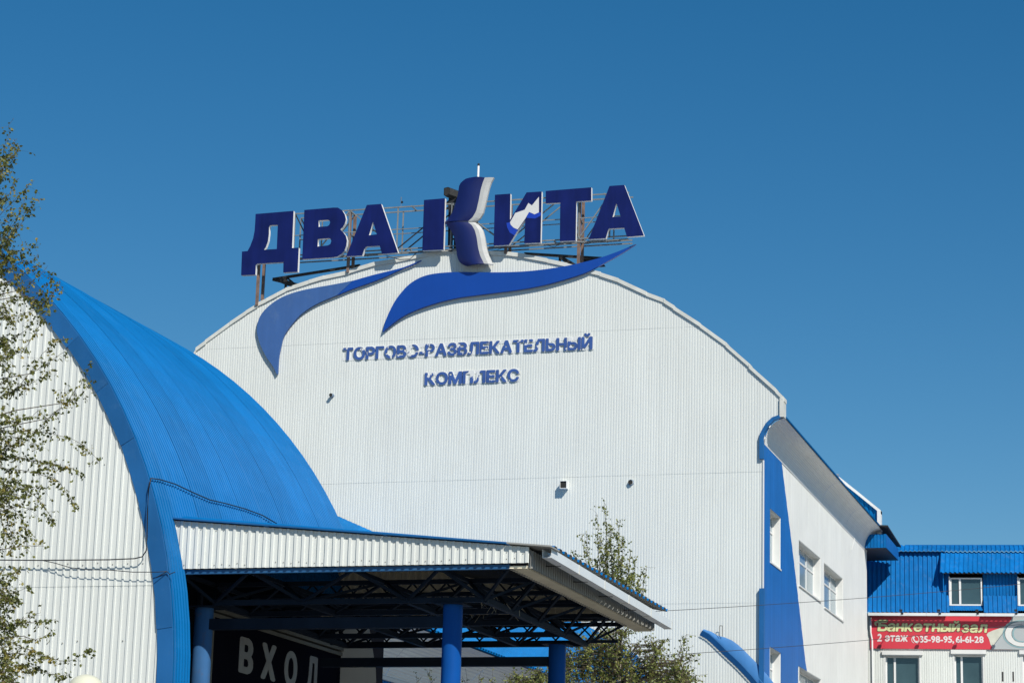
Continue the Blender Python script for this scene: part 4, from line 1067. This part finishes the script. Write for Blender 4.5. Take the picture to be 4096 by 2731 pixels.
# ------------------------------------------------------------------ trees
def leaf(mb, p, s, rng, droop=.6):
    d = Vector((rng.gauss(0, 1), rng.gauss(0, 1), rng.gauss(0, .8) - droop)); d.normalize()
    w = d.cross(Vector((rng.gauss(0, 1), rng.gauss(0, 1), rng.gauss(0, 1))))
    if w.length < .05: return
    w.normalize(); n = d.cross(w); s *= rng.uniform(.7, 1.25)
    st = p + d * s * .12
    mb.add([st, st + d * s * .42 + w * s * .38 + n * s * .10, st + d * s, st + d * s * .42 - w * s * .38 + n * s * .10, st + d * s * .12 + w * s * .2, st + d * s * .12 - w * s * .2], [(0, 4, 1, 2), (0, 2, 3, 5)])
def twig(bm, lm, pts, r0, r1, dens, s, rng, jit=.03, side=.35, sub=.12, n=10, droop=.6, start=0.0):
    P = resample(pts, n); P = [p + Vector((rng.gauss(0, jit * .3), rng.gauss(0, jit), rng.gauss(0, jit * .3))) for p in P]
    bm.tube(P, r0, 5, r1, cap=False)
    L = sum((b - a).length for a, b in zip(P, P[1:]))
    for k in range(int(L * dens)):
        t = start + (1 - start) * rng.random(); f = t * (n - 1); i = min(n - 2, int(f)); c = P[i].lerp(P[i + 1], f - i)
        if rng.random() < side:
            e = c + Vector((rng.gauss(0, 1), rng.gauss(0, 1), rng.gauss(-.2, .8))) * sub
            bm.tube([c, c.lerp(e, .5) + Vector((0, 0, .01)), e], r1 * .9, 3, r1 * .5, cap=False)
            for q in range(rng.randint(2, 4)): leaf(lm, c.lerp(e, rng.uniform(.3, 1.05)), s, rng, droop)
        else: leaf(lm, c + Vector((rng.gauss(0, .008), rng.gauss(0, .008), rng.gauss(0, .008))), s, rng, droop)
rng = random.Random(11)
YT = 26.0
bt = thing("birch_tree", "birch with slim drooping leafy branches in front of the left white gable", "tree", (onY(-330, 2700, YT).x, YT, 0))
bx0 = onY(-330, 2700, YT).x
tp = [Vector((bx0 - .25, YT, 0)), Vector((bx0 - .12, YT + .05, 2)), Vector((bx0, YT, 4.3)), Vector((bx0 + .1, YT, 6.4)), onY(-130, 1100, YT), onY(-60, 800, YT)]
MB().tube(resample(tp, 14), .12, 10, .02).build("trunk", BARK, bt, smooth=True)
bm_, lm_ = MB(), MB()
Q3 = lambda p: crop(0, 450, 1.5686, p); Q6 = lambda p: crop(0, 1000, 1.743, p); Q7 = lambda p: crop(0, 1800, 1.6835, p)
BR = [  # (photo polyline, leaf density per metre)
 (Q3([(-120,700),(-40,420),(20,270),(40,180),(60,70),(85,38)]), 42), (Q3([(-60,600),(20,330),(70,280),(125,245)]), 42), (Q3([(-60,560),(40,380),(85,300),(100,250)]), 50),
 (Q3([(-90,760),(0,640),(80,560),(140,500),(215,425)]), 42), (Q3([(-60,900),(60,800),(110,740),(160,640),(205,590),(228,515)]), 48), (Q3([(-60,860),(40,760),(100,680),(140,600),(155,545)]), 50),
 (Q3([(-80,960),(40,940),(110,870),(180,850),(240,815)]), 48), (Q3([(-80,1000),(60,980),(150,930),(200,950),(240,880)]), 55), (Q3([(-60,920),(30,900),(60,840),(20,760)]), 60),
 (Q3([(-60,1080),(60,1060),(150,1010),(220,960),(290,950)]), 44), (Q3([(60,1060),(150,1110),(260,1010),(300,960)]), 40), (Q3([(100,1120),(230,1180),(300,1080),(345,1005)]), 40), (Q3([(150,1150),(270,1200),(330,1130),(380,1055)]), 38),
 (Q3([(-60,1260),(60,1190),(180,1170),(260,1210)]), 46), (Q3([(-60,1300),(80,1280),(220,1240),(300,1200)]), 40),
 (Q6([(-120,700),(60,640),(180,560),(270,420),(330,340),(380,300),(425,215)]), 42), (Q6([(-80,820),(60,740),(180,680),(230,600),(300,480),(340,400)]), 46),
 (Q6([(-100,1080),(60,1000),(150,950),(280,890),(400,830)]), 48), (Q6([(-60,1060),(120,960),(220,860),(260,780),(320,690),(430,620)]), 36), (Q6([(-60,760),(60,740),(140,690)]), 60), (Q6([(220,860),(330,790),(430,720),(480,690)]), 34),
 (Q6([(-100,1500),(80,1370),(250,1260),(380,1140),(450,1090),(520,1040),(600,980),(645,910)]), 42), (Q6([(350,1170),(430,1090),(455,1010),(460,930)]), 40), (Q6([(480,1060),(540,960),(590,890),(635,780)]), 26),
 (Q6([(-100,1265),(100,1262),(250,1260),(400,1288),(500,1315),(600,1370),(695,1482)]), 38), (Q6([(-80,1210),(80,1190),(200,1160),(300,1100)]), 56), (Q6([(-60,1330),(100,1300),(200,1330),(300,1390)]), 46), (Q6([(-80,1420),(120,1440),(300,1480),(500,1530)]), 40),
 (Q7([(-100,40),(80,50),(200,70),(350,95),(470,120),(550,155)]), 44), (Q7([(-60,110),(120,130),(260,160),(380,190),(430,260),(470,320),(525,385)]), 44), (Q7([(-100,230),(60,230),(150,260),(230,300),(290,370),(335,440),(370,492)]), 44),
 (Q7([(-80,200),(40,210),(140,230),(300,260)]), 70), (Q7([(-80,260),(20,260),(100,300),(180,320)]), 90), (Q7([(-60,300),(40,330),(90,400),(150,470),(180,560),(178,690)]), 60), (Q7([(-40,320),(30,380),(50,470),(80,600),(65,700)]), 60), (Q7([(-40,360),(10,450),(30,560),(20,690)]), 56),
 (Q7([(60,660),(160,645),(250,640),(290,625)]), 30), (Q7([(130,370),(200,400),(230,400)]), 46), (Q7([(-100,870),(0,880),(60,850),(140,800)]), 40), (Q7([(-80,950),(60,960),(130,950),(205,910)]), 46), (Q7([(-60,1010),(40,990),(80,1020),(130,1010)]), 50),
 (Q7([(-100,1190),(60,1180),(180,1160),(300,1150),(378,1140)]), 44), (Q7([(-80,1200),(60,1200),(120,1150),(270,1090)]), 40), (Q7([(-100,1270),(0,1272),(100,1300),(160,1330),(330,1390),(420,1420),(500,1415),(580,1360),(635,1342)]), 46),
 (Q7([(-80,1360),(100,1370),(230,1380),(330,1400)]), 64), (Q7([(-80,1420),(80,1450),(200,1440),(300,1500),(420,1520),(465,1510)]), 54), (Q7([(-80,1500),(60,1480),(150,1470),(220,1500)]), 70), (Q7([(-60,1560),(60,1550),(160,1580)]), 60), (Q7([(160,1250),(240,1280),(340,1230)]), 36),
]
for pts, dn in BR:
    yo = rng.uniform(-.5, .5)
    P = [onY(x, y, YT + yo) for x, y in pts]
    root = Vector((bx0 + .02, YT, P[0].z - rng.uniform(.15, .4)))
    bm_.tube(resample([root, root.lerp(P[0], .6) + Vector((0, 0, .05)), P[0]], 6), .010, 5, .005, cap=False)
    twig(bm_, lm_, P, .0050, .0018, dn * 1.25, .045, rng, jit=.014, side=.55, sub=.075, n=14)
for k in range(95):   # dense clumps near the stem
    y = rng.choice((rng.uniform(640, 1160), rng.uniform(1200, 1560), rng.uniform(1640, 2060), rng.uniform(2300, 2731), rng.uniform(2480, 2731))); x = rng.uniform(-70, 20); L = rng.uniform(40, 130); yo = rng.uniform(-.4, .4)
    up = -1 if y < 1100 else rng.choice((-1, 1, 1))
    P = [onY(a, b_, YT + yo) for a, b_ in ((x, y), (x + L * .35, y + up * L * .35), (x + L * .6, y + up * L * .8))]
    twig(bm_, lm_, P, .004, .0016, 62, .040, rng, jit=.012, side=.5, sub=.06, n=8)
for k in range(40):   # crown outside the frame
    a = rng.uniform(0, 2 * pi); z = rng.uniform(3.2, 9.5); c = Vector((bx0 - .3, YT, z)); L = rng.uniform(.8, 1.6)
    e = c + Vector((-abs(cos(a)) * L * .9, sin(a) * L, rng.uniform(-.5, .3)))
    twig(bm_, lm_, [c, c.lerp(e, .5) + Vector((0, 0, .15)), e], .012, .003, 34, .05, rng, jit=.02, sub=.1, n=8)
bm_.build("branches", TWIG, bt); lm_.build("leaves", LEAF_N, bt, stuff=True)

def far_tree(name, label, Y, base, strands, dens, s, mleaf, sub=.14, trunk_r=.07, jit=.05, side=.5, droop=.5):
    b = onY(*base, Y); t = thing(name, label, "tree", (b.x, Y, 0))
    MB().tube(resample([Vector((b.x - .1, Y, 0)), Vector((b.x + .05, Y, b.z * .5)), Vector((b.x, Y, b.z))], 8), trunk_r, 8, trunk_r * .35).build("trunk", BARK, t, smooth=True)
    bm, lm = MB(), MB()
    for st in strands:
        yo = rng.uniform(-.8, .8); P = [onY(x, y, Y + yo) for x, y in st[0]]
        r0 = Vector((b.x, Y, max(1.0, min(b.z, P[0].z - (.5 if trunk_r > .03 else .05))))); bm.tube(resample([r0, r0.lerp(P[0], .5) + Vector((0, 0, .25 if trunk_r > .03 else .0)), P[0]], 6), .009 if trunk_r > .03 else .004, 4, .006 if trunk_r > .03 else .003, cap=False)
        twig(bm, lm, P, .012 if trunk_r > .03 else .005, .004 if trunk_r > .03 else .002, dens * st[1], s, rng, jit=jit, side=side, sub=sub, n=10, droop=droop)
    bm.build("branches", TWIG, t); lm.build("leaves", mleaf, t, stuff=True); return t
st = []
for tip, b0, w in (((2418,2008),(2440,2380),1),((2386,2052),(2405,2340),1),((2345,2128),(2360,2360),1),((2471,2080),(2470,2360),1.3),((2298,2200),(2340,2380),1),((2492,2140),(2480,2360),1.5),((2522,2195),(2500,2380),1.4),((2575,2268),(2530,2400),1.3),((2440,2095),(2450,2330),1.5),((2330,2140),(2350,2330),.8),((2545,2220),(2510,2390),1.2),((2583,2345),(2540,2420),.9),((2402,2150),(2420,2350),1.6),((2426,2170),(2440,2360),1.6),((2455,2200),(2460,2400),1.8),((2482,2230),(2490,2400),1.8),((2380,2230),(2400,2380),1.6),((2430,2250),(2440,2420),2),((2520,2290),(2510,2440),2),((2495,2310),(2490,2450),2),((2560,2330),(2530,2440),1.4),((2350,2260),(2380,2370),1.2),((2540,2280),(2510,2400),1.5),((2586,2265),(2560,2390),.6),((2460,2290),(2470,2440),2)):
    st.append(([b0, ((b0[0] + tip[0]) / 2 + rng.uniform(-8, 8), (b0[1] + tip[1]) / 2), tip], w))
far_tree("young_birch", "slender young birch with upright leafy shoots behind the canopy gutter", 60.0, (2465, 2460), st, 52, .062, LEAF_F, sub=.11, jit=.03, side=.4, droop=.3)
st = []
r2 = random.Random(5)
def wtop(x): return interp([(2180,2690),(2260,2600),(2310,2530),(2360,2545),(2420,2515),(2480,2508),(2520,2520),(2560,2590),(2590,2545),(2625,2575),(2660,2640),(2700,2625),(2760,2700),(2800,2760)], x)
for k in range(235):
    x = r2.uniform(2190, 2765); y = wtop(x) + r2.uniform(0, 1) ** 1.3 * 190; L = r2.uniform(40, 120)
    dx = r2.uniform(-22, 22)
    if 2505 < x < 2545 and y < 2650: continue
    st.append(([(x, y), (x + dx * .6, y + L * .15), (x + dx, y + L)], r2.uniform(.7, 1.6)))
for k in range(34):
    x = r2.uniform(2250, 2740); y = wtop(x) + 25; a = r2.uniform(-.5, .9); L = r2.uniform(35, 85)
    st.append(([(x, y), (x + a * L * .5, y - L * .4), (x + a * L, y - L * .65 * r2.uniform(.4, 1))], .45))
for tip, b0 in (((2745,2530),(2720,2650)),((2728,2545),(2712,2640)),((2800,2610),(2740,2640)),((2790,2670),(2740,2700)),((2775,2640),(2730,2660)),((2802,2720),(2740,2730)),((2650,2575),(2640,2640)),((2760,2590),(2725,2650)),((2785,2700),(2730,2720))):
    st.append(([b0, ((b0[0] + tip[0]) / 2, (b0[1] + tip[1]) / 2 - 6), tip], .8))
far_tree("weeping_birch", "bushy olive-green weeping birch beside the right canopy column", 58.0, (2480, 2640), st, 30.0, .064, LEAF_F, sub=.17, trunk_r=.11, jit=.05, side=.55, droop=.9)
st = []
for k in range(40):
    x = r2.uniform(2010, 2230); y = interp([(2000,2735),(2060,2690),(2120,2690),(2200,2660)], x) + r2.uniform(0, 90); st.append(([(x, y + 30), (x + r2.uniform(-15, 15), y)], 1.1))
far_tree("leafy_shrub", "low leafy shrub growing between the two right canopy columns", 52.0, (2120, 2740), st, 40, .055, LEAF_F, sub=.15, trunk_r=.05)
for i, (x, y, lab) in enumerate(((1664, 2690, "thin sapling in front of the grey soffit, leafless lower stem"), (1722, 2662, "tallest thin sapling under the canopy, left of the blue column"), (1862, 2672, "thin sapling just right of the middle blue column"), (1915, 2700, "short sapling standing between two taller ones under the canopy"), (1972, 2664, "leafy sapling beneath the canopy beside the low shrub"))):
    st = [([(x + r2.uniform(-6, 6), 2800), (x + r2.uniform(-8, 8), 2740), (x, y)], 1.0)] + [([(x, 2785 - 26 * k), (x + r2.choice((-1, 1)) * r2.uniform(10, 26), 2755 - 26 * k)], 1.0) for k in range(3 + i % 2)]
    far_tree("sapling", lab, 43.6, (x, 2790), st, 16, .040, LEAF_F, sub=.06, trunk_r=.012, jit=.01)
# ------------------------------------------------------------------ globe lamp and overhead wires
lc = onY(342, 2777, 24.0)
lamp = thing("street_lamp", "round cream globe street lamp in front of the white gable", "street lamp", (lc.x, 24, 0))
bm = bmesh.new(); bmesh.ops.create_uvsphere(bm, u_segments=36, v_segments=20, radius=.225)
for v in bm.verts: v.co += lc
me = bpy.data.meshes.new("globe"); bm.to_mesh(me); bm.free(); me.polygons.foreach_set("use_smooth", [True] * len(me.polygons)); me.materials.append(GLOBE)
o = bpy.data.objects.new("globe", me); COL.objects.link(o); adopt(o, lamp)
MB().tube([(lc.x, 24, 0), (lc.x, 24, lc.z - .2)], .05, 12, .035).build("pole", STEEL_D, lamp, smooth=True)
MB().tube([(lc.x, 24, lc.z - .26), (lc.x, 24, lc.z - .17)], .10, 16, .12).build("globe_collar", STEEL_D, lamp, smooth=True)
def wire(a, b, Ya, Yb, sag, label):
    P, Q = onY(*a, Ya), onY(*b, Yb); pts = []
    for k in range(25):
        t = k / 24; p = P.lerp(Q, t); p.z -= sag * 4 * t * (1 - t); pts.append(p)
    tag(MB().tube(pts, .0055, 5).build("overhead_wire", WIRE, smooth=True), label, "wire")
wire((2262, 2461), (4400, 2300), 41.0, 60.0, .10, "upper thin overhead wire running from the canopy past the blue corner strip")
wire((2264, 2640), (4400, 2455), 41.2, 60.0, .12, "lower thin overhead wire crossing the red banner and the curved awning")
